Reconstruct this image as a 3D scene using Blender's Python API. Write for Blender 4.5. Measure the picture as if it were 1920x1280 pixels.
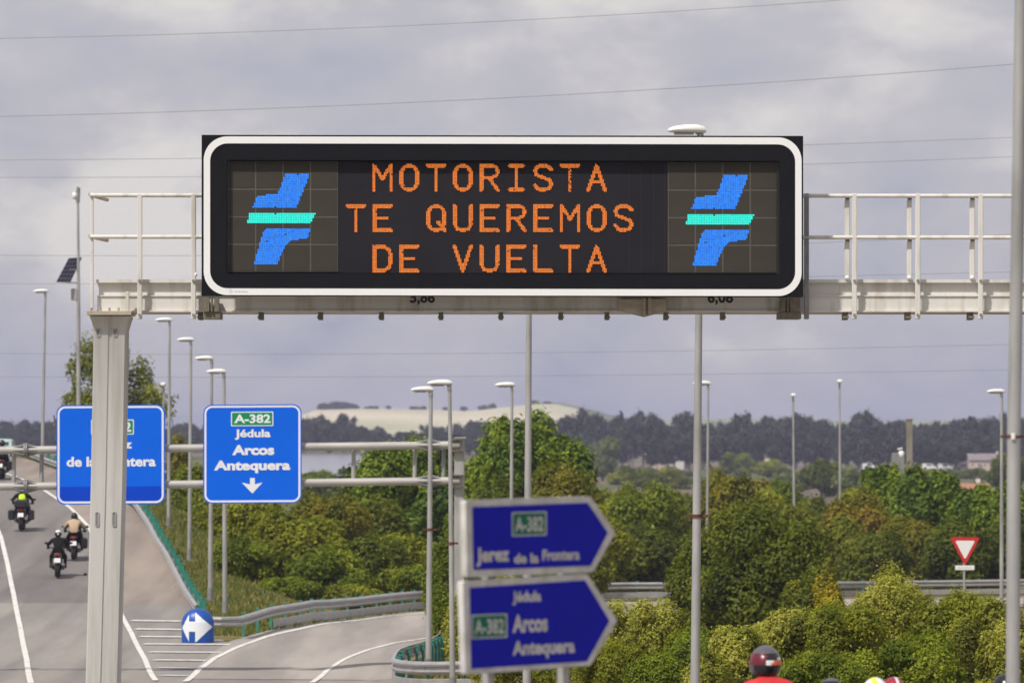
import bpy, bmesh, math, random
import numpy as np
from mathutils import Vector, Matrix, noise
for o in list(bpy.data.objects): bpy.data.objects.remove(o)
S = bpy.context.scene
C = S.collection
CZ = 10.0            # eye height above the datum
F = 10666.7          # focal length in photograph pixels (200 mm on 36 mm)
HZ = 820.0           # horizon row
# ---------------------------------------------------------------- camera
cam = bpy.data.cameras.new('camera'); co = bpy.data.objects.new('camera', cam); C.objects.link(co)
co.location = (0, 0, CZ); co.rotation_euler = (math.radians(90), 0, 0)
cam.lens = 200; cam.sensor_width = 36; cam.shift_y = (HZ-640)/1920.0
cam.clip_start = 0.5; cam.clip_end = 30000
cam.dof.use_dof = True; cam.dof.focus_distance = 94; cam.dof.aperture_fstop = 4.0
S.camera = co
# ---------------------------------------------------------------- light
SUN_EL = math.radians(52); SUN_AZ = math.radians(219)
W = bpy.data.worlds.new("World"); S.world = W; W.use_nodes = True
nt = W.node_tree; nt.nodes.clear()
def N(t, ty, **k):
    n = t.nodes.new(ty)
    for a, v in k.items():
        if a.startswith('i_'): n.inputs[a[2:].replace('_', ' ')].default_value = v
        else: setattr(n, a, v)
    return n
out = N(nt, 'ShaderNodeOutputWorld'); bg = N(nt, 'ShaderNodeBackground'); bg.inputs[1].default_value = 1
sky = N(nt, 'ShaderNodeTexSky'); sky.sky_type = 'NISHITA'; sky.sun_disc = False
sky.sun_elevation = SUN_EL; sky.sun_rotation = SUN_AZ; sky.dust_density = 2.0
sc = N(nt, 'ShaderNodeVectorMath', operation='SCALE'); sc.inputs['Scale'].default_value = 0.09
nt.links.new(sky.outputs[0], sc.inputs[0])
tc = N(nt, 'ShaderNodeTexCoord'); mp = N(nt, 'ShaderNodeMapping'); mp.inputs['Scale'].default_value = (1, 1, 1.9)
nt.links.new(tc.outputs['Generated'], mp.inputs[0])
n1 = N(nt, 'ShaderNodeTexNoise', i_Scale=21.0, i_Detail=9.0, i_Roughness=0.56, i_Distortion=0.12)
n2 = N(nt, 'ShaderNodeTexNoise', i_Scale=6.5, i_Detail=3.0, i_Roughness=0.5)
nt.links.new(mp.outputs[0], n1.inputs['Vector']); nt.links.new(mp.outputs[0], n2.inputs['Vector'])
mx = N(nt, 'ShaderNodeMath', operation='MULTIPLY_ADD'); mx.inputs[1].default_value = 0.75
nt.links.new(n1.outputs[0], mx.inputs[0])
m2 = N(nt, 'ShaderNodeMath', operation='MULTIPLY'); m2.inputs[1].default_value = 0.32
nt.links.new(n2.outputs[0], m2.inputs[0]); nt.links.new(m2.outputs[0], mx.inputs[2])
sx = N(nt, 'ShaderNodeSeparateXYZ'); nt.links.new(tc.outputs['Generated'], sx.inputs[0])
mr = N(nt, 'ShaderNodeMapRange'); mr.inputs['From Min'].default_value = 0.0; mr.inputs['From Max'].default_value = 0.05
mr.inputs['To Min'].default_value = -0.10; mr.inputs['To Max'].default_value = 0.03
nt.links.new(sx.outputs[2], mr.inputs[0])
ad = N(nt, 'ShaderNodeMath', operation='ADD'); nt.links.new(mx.outputs[0], ad.inputs[0]); nt.links.new(mr.outputs[0], ad.inputs[1])
cr = N(nt, 'ShaderNodeValToRGB')
e = cr.color_ramp.elements; e[0].position = 0.38; e[0].color = (0.37, 0.39, 0.50, 1)
e[1].position = 0.66; e[1].color = (0.78, 0.745, 0.73, 1)
q = cr.color_ramp.elements.new(0.47); q.color = (0.475, 0.48, 0.565, 1)
q = cr.color_ramp.elements.new(0.56); q.color = (0.56, 0.545, 0.59, 1)
nt.links.new(ad.outputs[0], cr.inputs[0])
mix = N(nt, 'ShaderNodeMix', data_type='RGBA'); mix.inputs[0].default_value = 0.9
nt.links.new(sc.outputs[0], mix.inputs[6]); nt.links.new(cr.outputs[0], mix.inputs[7])
nt.links.new(mix.outputs[2], bg.inputs[0]); nt.links.new(bg.outputs[0], out.inputs[0])
sl = bpy.data.lights.new('sun', 'SUN'); sl.energy = 3.9; sl.angle = math.radians(2.0); sl.color = (1, 0.95, 0.87)
so = bpy.data.objects.new('sun', sl); C.objects.link(so)
sd = Vector((math.sin(SUN_AZ)*math.cos(SUN_EL), math.cos(SUN_AZ)*math.cos(SUN_EL), math.sin(SUN_EL)))
so.rotation_euler = sd.to_track_quat('Z', 'Y').to_euler(); so.location = (0, 0, 60)
S.view_settings.view_transform = 'Standard'; S.view_settings.look = 'None'
S.view_settings.exposure = 0; S.view_settings.gamma = 1; S.view_settings.use_curve_mapping = False
S.cycles.volume_max_steps = 64
# ---------------------------------------------------------------- materials
MATS = {}
def mat(name, col, rough=0.6, metal=0.0, var=0.0, scale=4.0, col2=None, bump=0.0, emit=None, stretch=None, detail=6, spec=0.5, ramp=(0.35, 0.65)):
    if name in MATS: return MATS[name]
    m = bpy.data.materials.new(name); m.use_nodes = True; t = m.node_tree; b = t.nodes['Principled BSDF']
    b.inputs['Base Color'].default_value = (*col, 1); b.inputs['Roughness'].default_value = rough
    b.inputs['Metallic'].default_value = metal; b.inputs['Specular IOR Level'].default_value = spec
    if var or col2 or bump:
        c2 = col2 if col2 else tuple(min(1, c*(1-var)) for c in col)
        tcn = N(t, 'ShaderNodeTexCoord'); mpn = N(t, 'ShaderNodeMapping')
        mpn.inputs['Scale'].default_value = stretch or (1, 1, 1)
        t.links.new(tcn.outputs['Object'], mpn.inputs[0])
        nn = N(t, 'ShaderNodeTexNoise', i_Scale=scale, i_Detail=float(detail), i_Roughness=0.6)
        t.links.new(mpn.outputs[0], nn.inputs['Vector'])
        r = N(t, 'ShaderNodeValToRGB'); r.color_ramp.elements[0].position = ramp[0]; r.color_ramp.elements[1].position = ramp[1]
        r.color_ramp.elements[0].color = (*c2, 1); r.color_ramp.elements[1].color = (*col, 1)
        t.links.new(nn.outputs[0], r.inputs[0]); t.links.new(r.outputs[0], b.inputs['Base Color'])
        if bump:
            bn = N(t, 'ShaderNodeBump', i_Strength=bump, i_Distance=0.02); t.links.new(nn.outputs[0], bn.inputs['Height'])
            t.links.new(bn.outputs[0], b.inputs['Normal'])
    if emit:
        b.inputs['Emission Color'].default_value = (*emit[:3], 1); b.inputs['Emission Strength'].default_value = emit[3]
    MATS[name] = m; return m
def leafmat(name, stops, transl=0.38, scale=0.5):
    m = bpy.data.materials.new(name); m.use_nodes = True; t = m.node_tree; t.nodes.clear()
    o = N(t, 'ShaderNodeOutputMaterial'); b = N(t, 'ShaderNodeBsdfPrincipled', i_Roughness=0.62)
    b.inputs['Specular IOR Level'].default_value = 0.25
    tr = N(t, 'ShaderNodeBsdfTranslucent'); ms = N(t, 'ShaderNodeMixShader'); ms.inputs[0].default_value = transl
    at = N(t, 'ShaderNodeAttribute', attribute_name='tint')
    tcn = N(t, 'ShaderNodeTexCoord'); nn = N(t, 'ShaderNodeTexNoise', i_Scale=scale, i_Detail=3.0)
    t.links.new(tcn.outputs['Object'], nn.inputs['Vector'])
    ma = N(t, 'ShaderNodeMath', operation='MULTIPLY_ADD'); ma.inputs[1].default_value = 0.9; ma.inputs[2].default_value = -0.45
    t.links.new(nn.outputs[0], ma.inputs[0])
    a2 = N(t, 'ShaderNodeMath', operation='ADD', use_clamp=True); t.links.new(at.outputs['Fac'], a2.inputs[0]); t.links.new(ma.outputs[0], a2.inputs[1])
    r = N(t, 'ShaderNodeValToRGB'); el = r.color_ramp.elements
    el[0].position = 0.0; el[0].color = (*stops[0], 1); el[1].position = 1.0; el[1].color = (*stops[-1], 1)
    for i, s in enumerate(stops[1:-1]):
        q = el.new((i+1)/(len(stops)-1)); q.color = (*s, 1)
    t.links.new(a2.outputs[0], r.inputs[0])
    t.links.new(r.outputs[0], b.inputs['Base Color'])
    br = N(t, 'ShaderNodeVectorMath', operation='MULTIPLY'); br.inputs[1].default_value = (1.25, 1.3, 0.6)
    t.links.new(r.outputs[0], br.inputs[0]); t.links.new(br.outputs[0], tr.inputs[0])
    t.links.new(b.outputs[0], ms.inputs[1]); t.links.new(tr.outputs[0], ms.inputs[2]); t.links.new(ms.outputs[0], o.inputs[0])
    MATS[name] = m; return m
LEAF = {
 'G': leafmat('leaf_green', [(.055,.080,.006),(.125,.170,.009),(.225,.270,.016),(.36,.38,.035)]),
 'O': leafmat('leaf_olive', [(0.074,0.093,0.009),(0.176,0.197,0.013),(0.299,0.311,0.021),(0.448,0.430,0.044)]),
 'D': leafmat('leaf_dark', [(.045,.062,.005),(.095,.122,.008),(.165,.190,.013),(.26,.27,.025)]),
 'P': leafmat('pine_needle', [(0.027,0.057,0.006),(0.081,0.137,0.008),(0.192,0.263,0.013),(0.362,0.430,0.022)], 0.12),
 'Y': leafmat('leaf_pale', [(.11,.125,.014),(.26,.268,.032),(.43,.42,.07),(.60,.56,.15)]),
 'B': leafmat('leaf_rusty', [(.075,.09,.008),(.165,.170,.012),(.26,.225,.022),(.37,.25,.04)]),
 'E': leafmat('leaf_eucalyptus', [(0.058,0.089,0.033),(0.107,0.144,0.046),(0.171,0.209,0.063),(0.267,0.299,0.097)], 0.15),
 'F': leafmat('leaf_far', [(.022,.027,.030),(.034,.042,.038),(.055,.064,.050),(.085,.092,.065)], 0.05, 0.06),
 'Q': leafmat('leaf_flowering', [(.06,.085,.012),(.13,.15,.018),(.45,.36,.02),(.75,.58,.02)]),
}
galv = mat('galvanised_steel', (.44,.435,.42), .5, .25, var=.34, scale=3, stretch=(1,1,.25))
galvd = mat('weathered_steel', (.30,.30,.30), .55, .3, var=.3, scale=5)
beige = mat('cream_painted_steel', (.67,.65,.61), .6, 0, col2=(.50,.465,.40), scale=2.2, stretch=(2.2,1,.35), bump=.08, ramp=(.33,.5))
beiged = mat('stained_cream_steel', (.55,.50,.42), .65, 0, col2=(.38,.31,.22), scale=5, stretch=(.5,1,2))
rail_m = mat('rail_steel', (.47,.46,.45), .42, .45, var=.25, scale=2.2, stretch=(1,1,3))
teal = mat('green_painted_post', (.03,.26,.20), .5, 0, var=.25, scale=6)
rust = mat('rusty_clamp', (.16,.055,.025), .8, .1, var=.5, scale=30)
white = mat('white_paint', (.80,.80,.80), .35, 0, var=.04, scale=3)
whitel = mat('lamp_shell', (.76,.76,.74), .35, 0, var=.08, scale=3)
black = mat('black_plastic', (.012,.012,.014), .45, 0, var=.3, scale=20)
blackf = mat('black_textile', (.016,.016,.019), .8, 0, var=.5, scale=30)
rubber = mat('rubber', (.018,.018,.018), .85, 0, var=.3, scale=30)
dark = mat('matte_dark_panel', (.009,.009,.012), .65, 0, spec=.12, var=.2, scale=2)
chrome = mat('engine_metal', (.35,.35,.36), .35, .8, var=.3, scale=20)
# ---------------------------------------------------------------- mesh helpers
def P(px, py, D): return Vector(((px-960)*D/F, D, CZ+(HZ-py)*D/F))
def uniq(ms): return ms
class MB:
    def __init__(s): s.v = []; s.f = []; s.m = []; s.cur = 0
    def add(s, vs, fs):
        n = len(s.v); s.v += [tuple(v) for v in vs]; s.f += [tuple(i+n for i in f) for f in fs]; s.m += [s.cur]*len(fs); return s
    def box(s, c, d, R=None):
        hx, hy, hz = d[0]/2, d[1]/2, d[2]/2; c = Vector(c)
        vs = [Vector((x, y, z)) for z in (-hz, hz) for x, y in ((-hx,-hy),(hx,-hy),(hx,hy),(-hx,hy))]
        if R is not None: vs = [R @ v for v in vs]
        return s.add([v+c for v in vs], [(3,2,1,0),(4,5,6,7),(0,1,5,4),(1,2,6,5),(2,3,7,6),(3,0,4,7)])
    def cbox(s, c, d, b):   # box with chamfered vertical and horizontal edges
        hx, hy, hz = d[0]/2, d[1]/2, d[2]/2
        R_ = []
        for z, k in ((-hz, b), (-hz+b, 0), (hz-b, 0), (hz, b)):
            x, y = hx-k, hy-k
            R_.append([(x-b,-y,z),(x,-y+b,z),(x,y-b,z),(x-b,y,z),(-x+b,y,z),(-x,y-b,z),(-x,-y+b,z),(-x+b,-y,z)])
        vs = [Vector(p)+Vector(c) for r in R_ for p in r]; fs = [tuple(range(7,-1,-1)), tuple(range(24,32))]
        for i in range(3):
            for j in range(8): fs.append((i*8+j, i*8+(j+1)%8, i*8+8+(j+1)%8, i*8+8+j))
        return s.add(vs, fs)
    def tube(s, pts, r, seg=10, cap=True):
        pts = [Vector(p) for p in pts]; n = len(pts)
        if not hasattr(r, '__len__'): r = [r]*n
        vs = []; u = None
        for i, p in enumerate(pts):
            t = (pts[min(i+1,n-1)]-pts[max(i-1,0)]).normalized()
            if u is None:
                a = Vector((0,0,1)) if abs(t.z) < .9 else Vector((1,0,0)); u = t.cross(a).normalized()
            else: u = (u-t*u.dot(t)).normalized()
            w = t.cross(u)
            for k in range(seg):
                an = 2*math.pi*k/seg; vs.append(p+(u*math.cos(an)+w*math.sin(an))*r[i])
        fs = [(i*seg+k, i*seg+(k+1)%seg, (i+1)*seg+(k+1)%seg, (i+1)*seg+k) for i in range(n-1) for k in range(seg)]
        if cap: fs += [tuple(range(seg-1,-1,-1)), tuple(range((n-1)*seg, n*seg))]
        return s.add(vs, fs)
    def prism(s, poly, d):   # poly: 3D points in a plane, d: extrusion vector
        n = len(poly); d = Vector(d); a = [Vector(p) for p in poly]
        return s.add(a+[p+d for p in a], [tuple(range(n)), tuple(range(2*n-1, n-1, -1))]+[(i, i+n, (i+1)%n+n, (i+1)%n) for i in range(n)])
    def ring(s, outer, inner, d):
        n = len(outer); d = Vector(d); a = [Vector(p) for p in outer]; b = [Vector(p) for p in inner]
        vs = a+b+[p+d for p in a]+[p+d for p in b]; fs = []
        for i in range(n):
            j = (i+1) % n
            fs += [(i, j, n+j, n+i), (2*n+i, 3*n+i, 3*n+j, 2*n+j), (i, 2*n+i, 2*n+j, j), (n+i, n+j, 3*n+j, 3*n+i)]
        return s.add(vs, fs)
    def loft(s, secs, seg=16, pw=2.6):   # sections (centre, half width x, half height z) along y
        vs = []
        for c, a, b in secs:
            for k in range(seg):
                t = 2*math.pi*k/seg; x, z = math.cos(t), math.sin(t)
                vs.append((c[0]+a*math.copysign(abs(x)**(2/pw), x), c[1], c[2]+b*math.copysign(abs(z)**(2/pw), z)))
        n = len(secs)
        fs = [(i*seg+k, (i+1)*seg+k, (i+1)*seg+(k+1)%seg, i*seg+(k+1)%seg) for i in range(n-1) for k in range(seg)]
        fs += [tuple(range(seg)), tuple(range(n*seg-1, (n-1)*seg-1, -1))]
        return s.add(vs, fs)
    def sph(s, c, r, su=16, sv=10):
        vs = [(c[0], c[1], c[2]-r[2])]
        for i in range(1, sv):
            p = -math.pi/2+math.pi*i/sv
            for k in range(su):
                t = 2*math.pi*k/su; vs.append((c[0]+r[0]*math.cos(p)*math.cos(t), c[1]+r[1]*math.cos(p)*math.sin(t), c[2]+r[2]*math.sin(p)))
        vs.append((c[0], c[1], c[2]+r[2])); L = len(vs)-1
        fs = [(0, 1+(k+1)%su, 1+k) for k in range(su)]+[(L, L-su+k, L-su+(k+1)%su) for k in range(su)]
        for i in range(sv-2):
            for k in range(su): fs.append((1+i*su+k, 1+i*su+(k+1)%su, 1+(i+1)*su+(k+1)%su, 1+(i+1)*su+k))
        return s.add(vs, fs)
    def wheel(s, c, R, w, seg=24):   # tyre, axle along x
        prof = [(-w/2*.6, R*.72), (-w/2, R*.84), (-w/2*.8, R*.95), (-w*.2, R), (w*.2, R), (w/2*.8, R*.95), (w/2, R*.84), (w/2*.6, R*.72)]
        vs = []; m = len(prof)
        for k in range(seg):
            t = 2*math.pi*k/seg
            for x, r in prof: vs.append((c[0]+x, c[1]+r*math.cos(t), c[2]+r*math.sin(t)))
        fs = [(k*m+i, k*m+(i+1)%m, ((k+1)%seg)*m+(i+1)%m, ((k+1)%seg)*m+i) for k in range(seg) for i in range(m)]
        return s.add(vs, fs)
    def mesh(s, name, mats, smooth=True, ang=40):
        me = bpy.data.meshes.new(name); me.from_pydata(s.v, [], s.f)
        if not isinstance(mats, (list, tuple)): mats = [mats]
        for m in mats: me.materials.append(m)
        if len(mats) > 1: me.polygons.foreach_set('material_index', s.m)
        bm = bmesh.new(); bm.from_mesh(me); bmesh.ops.recalc_face_normals(bm, faces=bm.faces); bm.to_mesh(me); bm.free()
        if smooth:
            me.polygons.foreach_set('use_smooth', [True]*len(me.polygons)); me.set_sharp_from_angle(angle=math.radians(ang))
        me.update(); return me
    def build(s, name, mats, parent=None, **k): return link(name, s.mesh(name, mats, **k), parent)
def link(name, me, parent=None):
    o = bpy.data.objects.new(name, me); C.objects.link(o)
    if parent is not None:
        o.parent = parent; L = Vector((0,0,0)); p = parent
        while p is not None: L = L+p.location; p = p.parent
        o.location = -L
        if parent.parent is not None: o.location = Vector((0,0,0))-L
    return o
def thing(name, label, cat, loc=(0,0,0), group=None):
    o = bpy.data.objects.new(name, None); C.objects.link(o); o.location = loc; o.empty_display_size = .3
    o['label'] = label; o['category'] = cat
    if group: o['group'] = group
    return o
def tag(o, label, cat, group=None):
    o['label'] = label; o['category'] = cat
    if group: o['group'] = group
    return o
def struct(o): o['kind'] = 'structure'; return o
def stuff(o, label=None, cat=None):
    o['kind'] = 'stuff'
    if label: o['label'] = label; o['category'] = cat
    return o
def kids(o): return [c for c in bpy.data.objects if c.parent == o]
def copy_tree(root, loc, rz=0, label=None, group=None):
    r = root.copy(); C.objects.link(r); r.location = loc; r.rotation_euler = (0, 0, rz)
    if label: r['label'] = label
    if group: r['group'] = group
    for ch in kids(root):
        c = ch.copy(); C.objects.link(c); c.parent = r
        for g in kids(ch):
            d = g.copy(); C.objects.link(d); d.parent = c
    return r
_tx = {}
def text_uv(body, bold=0.0):
    k = (body, bold)
    if k in _tx: return _tx[k]
    cu = bpy.data.curves.new('lettering', 'FONT'); cu.body = body; cu.size = 1; cu.offset = bold; cu.resolution_u = 3
    ob = bpy.data.objects.new('lettering', cu); C.objects.link(ob)
    bpy.context.view_layer.update()
    me = bpy.data.meshes.new_from_object(ob.evaluated_get(bpy.context.evaluated_depsgraph_get()))
    vs = np.array([v.co[:2] for v in me.vertices]); fs = [tuple(p.vertices) for p in me.polygons]
    bpy.data.objects.remove(ob); bpy.data.meshes.remove(me)
    mn, mxx = vs.min(0), vs.max(0); _tx[k] = ((vs-mn)/(mxx-mn), fs); return _tx[k]
def lettering(body, x0, y0, x1, y1, Q, m, parent, bold=0.02, slope=0.0, name='lettering'):
    """flat letters fitted to a box of the sign face; Q maps sign coordinates to space"""
    uv, fs = text_uv(body, bold)
    vs = []
    for u, v in uv:
        x = x0+u*(x1-x0); y = y1+(y0-y1)*v+slope*(x-x0); vs.append(Q(x, y))
    me = bpy.data.meshes.new(name); me.from_pydata([tuple(v) for v in vs], [], fs); me.materials.append(m); me.update()
    return link(name, me, parent)
def rrect(x0, y0, x1, y1, r, n=8):
    o = []
    for cx, cy, a0 in ((x1-r, y1-r, 0), (x0+r, y1-r, 90), (x0+r, y0+r, 180), (x1-r, y0+r, 270)):
        for k in range(n+1):
            a = math.radians(a0+90*k/n); o.append((cx+r*math.cos(a), cy+r*math.sin(a)))
    return o
# ---------------------------------------------------------------- ground shape
def smooth(x): x = np.clip(x, 0, 1); return x*x*(3-2*x)
_D = np.arange(-60, 8001, 1.0)
def prof(k, win=9):
    z = np.interp(_D, [a for a, b in k], [b for a, b in k]); w = np.ones(win)/win
    zz = np.convolve(np.pad(z, win//2, mode='edge'), w, 'valid'); return np.convolve(np.pad(zz, win//2, mode='edge'), w, 'valid')
ZL = prof([(-60,-3.4),(0,-3.5),(50,-3.7),(80,-4.4),(110,-5.4),(140,-6.2),(153,-6.42),(170,-6.2),(185,-5.71),(200,-4.97),(207,-4.5),(220,-3.65),(250,-1.87),(275,-.98),(300,-1.3),(340,-3),(420,-7),(600,-9),(8000,-9)])
ZR = prof([(-60,-3.4),(0,-3.5),(50,-3.7),(80,-4.4),(110,-5.4),(140,-6.15),(160,-6.25),(200,-6.2),(230,-6.7),(250,-7),(300,-7.9),(400,-9),(2000,-9),(8000,-9)])
_ex = [(-60,-3),(110,-3),(140,-3),(170,-9.6),(185,-10.1),(189.5,-10.8),(204.5,-12.3),(219.5,-13.9),(231.5,-15.4),(242,-17.1),(255,-19.8),(275,-23.6),(300,-27),(8000,-27)]
def edge_x(D): return np.interp(D, [a for a, b in _ex], [b for a, b in _ex])
def zt(X, D):
    X = np.asarray(X, float); D = np.asarray(D, float)
    zl = np.interp(D, _D, ZL); zr = np.interp(D, _D, ZR)
    w = smooth((X-edge_x(D)-.9)/np.clip(1.5+(D-150)/12.0, 1.5, 7))
    z = zl*(1-w)+zr*w
    px = 960+X*F/np.maximum(D, 1)
    z = z+4.0*smooth((D-450)/500)*smooth((1000-px)/160)
    z = z+0.10*np.sin(X*.21+1)*np.sin(D*.13)*w*smooth((D-205)/30)
    return z
def gz(X, D): return float(zt(X, D))+CZ
def hit(px, py, D0=120, D1=330):
    Ds = np.arange(D0, D1, .1); Xs = (px-960)*Ds/F
    d = (HZ-py)*Ds/F - zt(Xs, Ds); i = np.argmax(d <= 0)
    if d[i] > 0: i = len(Ds)-1
    return Xs[i], Ds[i]
def G(px, py, **k):
    X, D = hit(px, py, **k); return Vector((X, D, gz(X, D)))
# ================================================================ SETTING
def grid_mesh(name, Vs, nr, ncol, m):
    me = bpy.data.meshes.new(name)
    idx = np.arange(nr*ncol).reshape(nr, ncol)
    q = np.stack([idx[:-1,:-1], idx[:-1,1:], idx[1:,1:], idx[1:,:-1]], -1).reshape(-1, 4)
    me.vertices.add(len(Vs)); me.vertices.foreach_set('co', np.asarray(Vs, np.float32).ravel())
    me.loops.add(q.size); me.loops.foreach_set('vertex_index', q.ravel().astype(np.int32))
    me.polygons.add(len(q)); me.polygons.foreach_set('loop_start', (np.arange(len(q))*4).astype(np.int32))
    me.update(calc_edges=True); me.validate()
    me.polygons.foreach_set('use_smooth', [True]*len(me.polygons)); me.materials.append(m); return me
def groundmat():
    m = bpy.data.materials.new('dry_grass_ground'); m.use_nodes = True; t = m.node_tree; b = t.nodes['Principled BSDF']; b.inputs['Roughness'].default_value = .95
    b.inputs['Specular IOR Level'].default_value = .1
    tcn = N(t, 'ShaderNodeTexCoord')
    def nz(sc_, st, det=6):
        mpn = N(t, 'ShaderNodeMapping'); mpn.inputs['Scale'].default_value = st; t.links.new(tcn.outputs['Object'], mpn.inputs[0])
        n = N(t, 'ShaderNodeTexNoise', i_Scale=sc_, i_Detail=float(det), i_Roughness=.65); t.links.new(mpn.outputs[0], n.inputs['Vector']); return n
    a = nz(.8, (1,1,1)); r = N(t, 'ShaderNodeValToRGB'); el = r.color_ramp.elements
    el[0].position = .3; el[0].color = (.07,.085,.022,1); el[1].position = .72; el[1].color = (.30,.20,.11,1)
    qq = el.new(.5); qq.color = (.19,.16,.065,1); t.links.new(a.outputs[0], r.inputs[0])
    f = nz(.0045, (1,.9,1), 5); r2 = N(t, 'ShaderNodeValToRGB'); el = r2.color_ramp.elements
    el[0].position = .36; el[0].color = (.055,.085,.035,1); el[1].position = .68; el[1].color = (.24,.17,.12,1)
    qq = el.new(.47); qq.color = (.10,.12,.055,1); qq = el.new(.53); qq.color = (.14,.11,.10,1); t.links.new(f.outputs[0], r2.inputs[0])
    sp = N(t, 'ShaderNodeSeparateXYZ'); t.links.new(tcn.outputs['Object'], sp.inputs[0])
    mrr = N(t, 'ShaderNodeMapRange'); mrr.inputs['From Min'].default_value = 330; mrr.inputs['From Max'].default_value = 450; t.links.new(sp.outputs[1], mrr.inputs[0])
    mm = N(t, 'ShaderNodeMix', data_type='RGBA'); t.links.new(mrr.outputs[0], mm.inputs[0]); t.links.new(r.outputs[0], mm.inputs[6]); t.links.new(r2.outputs[0], mm.inputs[7])
    t.links.new(mm.outputs[2], b.inputs['Base Color'])
    fb = nz(14, (1,1,1), 4); bn = N(t, 'ShaderNodeBump', i_Strength=.6, i_Distance=.05); t.links.new(fb.outputs[0], bn.inputs['Height']); t.links.new(bn.outputs[0], b.inputs['Normal'])
    return m
Dr = np.concatenate([np.arange(-55, 130, 5), np.arange(130, 300, 1.0), np.arange(300, 460, 4), np.arange(460, 2000, 30), np.arange(2000, 6600, 200)])
cc = np.concatenate([-np.geomspace(6.0, .26, 22), np.arange(-.25, .2501, .006), np.geomspace(.26, 6.0, 22)])
DD, CC_ = np.meshgrid(Dr, cc, indexing='ij')
XX = CC_*np.minimum(DD+60, 1000)*1.0
XX = np.where(DD > 940, CC_*np.minimum(DD+60, 3000)*.6+XX*.4, XX); XX = np.clip(XX, -3000, 3000)
ZZ = zt(XX, DD)+CZ
struct(link('ground', grid_mesh('ground', np.stack([XX, DD, ZZ], -1).reshape(-1, 3), len(Dr), len(cc), groundmat())))
def asphalt(name, c, c2, crack=.5):
    m = bpy.data.materials.new(name); m.use_nodes = True; t = m.node_tree; b = t.nodes['Principled BSDF']; b.inputs['Roughness'].default_value = .88
    b.inputs['Specular IOR Level'].default_value = .25
    tcn = N(t, 'ShaderNodeTexCoord')
    mpn = N(t, 'ShaderNodeMapping'); mpn.inputs['Scale'].default_value = (1, .12, 1); mpn.inputs['Rotation'].default_value = (0, 0, .05); t.links.new(tcn.outputs['Object'], mpn.inputs[0])
    a = N(t, 'ShaderNodeTexNoise', i_Scale=.9, i_Detail=6.0, i_Roughness=.62); t.links.new(mpn.outputs[0], a.inputs['Vector'])
    g = N(t, 'ShaderNodeTexNoise', i_Scale=26.0, i_Detail=3.0); t.links.new(tcn.outputs['Object'], g.inputs['Vector'])
    r = N(t, 'ShaderNodeValToRGB'); r.color_ramp.elements[0].position = .36; r.color_ramp.elements[1].position = .64
    r.color_ramp.elements[0].color = (*c2, 1); r.color_ramp.elements[1].color = (*c, 1); t.links.new(a.outputs[0], r.inputs[0])
    r2 = N(t, 'ShaderNodeValToRGB'); r2.color_ramp.elements[0].position = .3; r2.color_ramp.elements[1].position = .7
    r2.color_ramp.elements[0].color = (.80,.80,.80,1); r2.color_ramp.elements[1].color = (1.1,1.1,1.1,1); t.links.new(g.outputs[0], r2.inputs[0])
    mm = N(t, 'ShaderNodeMix', data_type='RGBA', blend_type='MULTIPLY'); mm.inputs[0].default_value = .8; t.links.new(r.outputs[0], mm.inputs[6]); t.links.new(r2.outputs[0], mm.inputs[7])
    mp3 = N(t, 'ShaderNodeMapping'); mp3.inputs['Scale'].default_value = (1, .035, 1); mp3.inputs['Rotation'].default_value = (0, 0, .075); t.links.new(tcn.outputs['Object'], mp3.inputs[0])
    w3 = N(t, 'ShaderNodeTexNoise', i_Scale=.75, i_Detail=2.0); t.links.new(mp3.outputs[0], w3.inputs['Vector'])
    r3 = N(t, 'ShaderNodeValToRGB'); r3.color_ramp.elements[0].position = .40; r3.color_ramp.elements[0].color = (.80,.80,.81,1); r3.color_ramp.elements[1].position = .58; r3.color_ramp.elements[1].color = (1.04,1.04,1.03,1); t.links.new(w3.outputs[0], r3.inputs[0])
    s4 = N(t, 'ShaderNodeTexNoise', i_Scale=1.7, i_Detail=5.0, i_Roughness=.7); t.links.new(tcn.outputs['Object'], s4.inputs['Vector'])
    r4 = N(t, 'ShaderNodeValToRGB'); r4.color_ramp.elements[0].position = .285; r4.color_ramp.elements[0].color = (.55,.54,.53,1); r4.color_ramp.elements[1].position = .34; r4.color_ramp.elements[1].color = (1,1,1,1); t.links.new(s4.outputs[0], r4.inputs[0])
    m5 = N(t, 'ShaderNodeMix', data_type='RGBA', blend_type='MULTIPLY'); m5.inputs[0].default_value = 1; t.links.new(mm.outputs[2], m5.inputs[6]); t.links.new(r3.outputs[0], m5.inputs[7])
    m6 = N(t, 'ShaderNodeMix', data_type='RGBA', blend_type='MULTIPLY'); m6.inputs[0].default_value = 1; t.links.new(m5.outputs[2], m6.inputs[6]); t.links.new(r4.outputs[0], m6.inputs[7])
    t.links.new(m6.outputs[2], b.inputs['Base Color'])
    bn = N(t, 'ShaderNodeBump', i_Strength=.4, i_Distance=.01); t.links.new(g.outputs[0], bn.inputs['Height']); t.links.new(bn.outputs[0], b.inputs['Normal'])
    return m
as_main = asphalt('asphalt_lane', (.225,.207,.195), (.185,.170,.162))
as_near = asphalt('asphalt_near', (.305,.278,.258), (.255,.232,.216))
as_should = asphalt('asphalt_shoulder', (.325,.270,.232), (.265,.222,.193))
as_ramp = asphalt('asphalt_ramp', (.385,.345,.312), (.33,.298,.272))
paint = mat('road_paint', (.72,.70,.66), .7, 0, col2=(.42,.40,.37), scale=5, ramp=(.30,.52))
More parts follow.
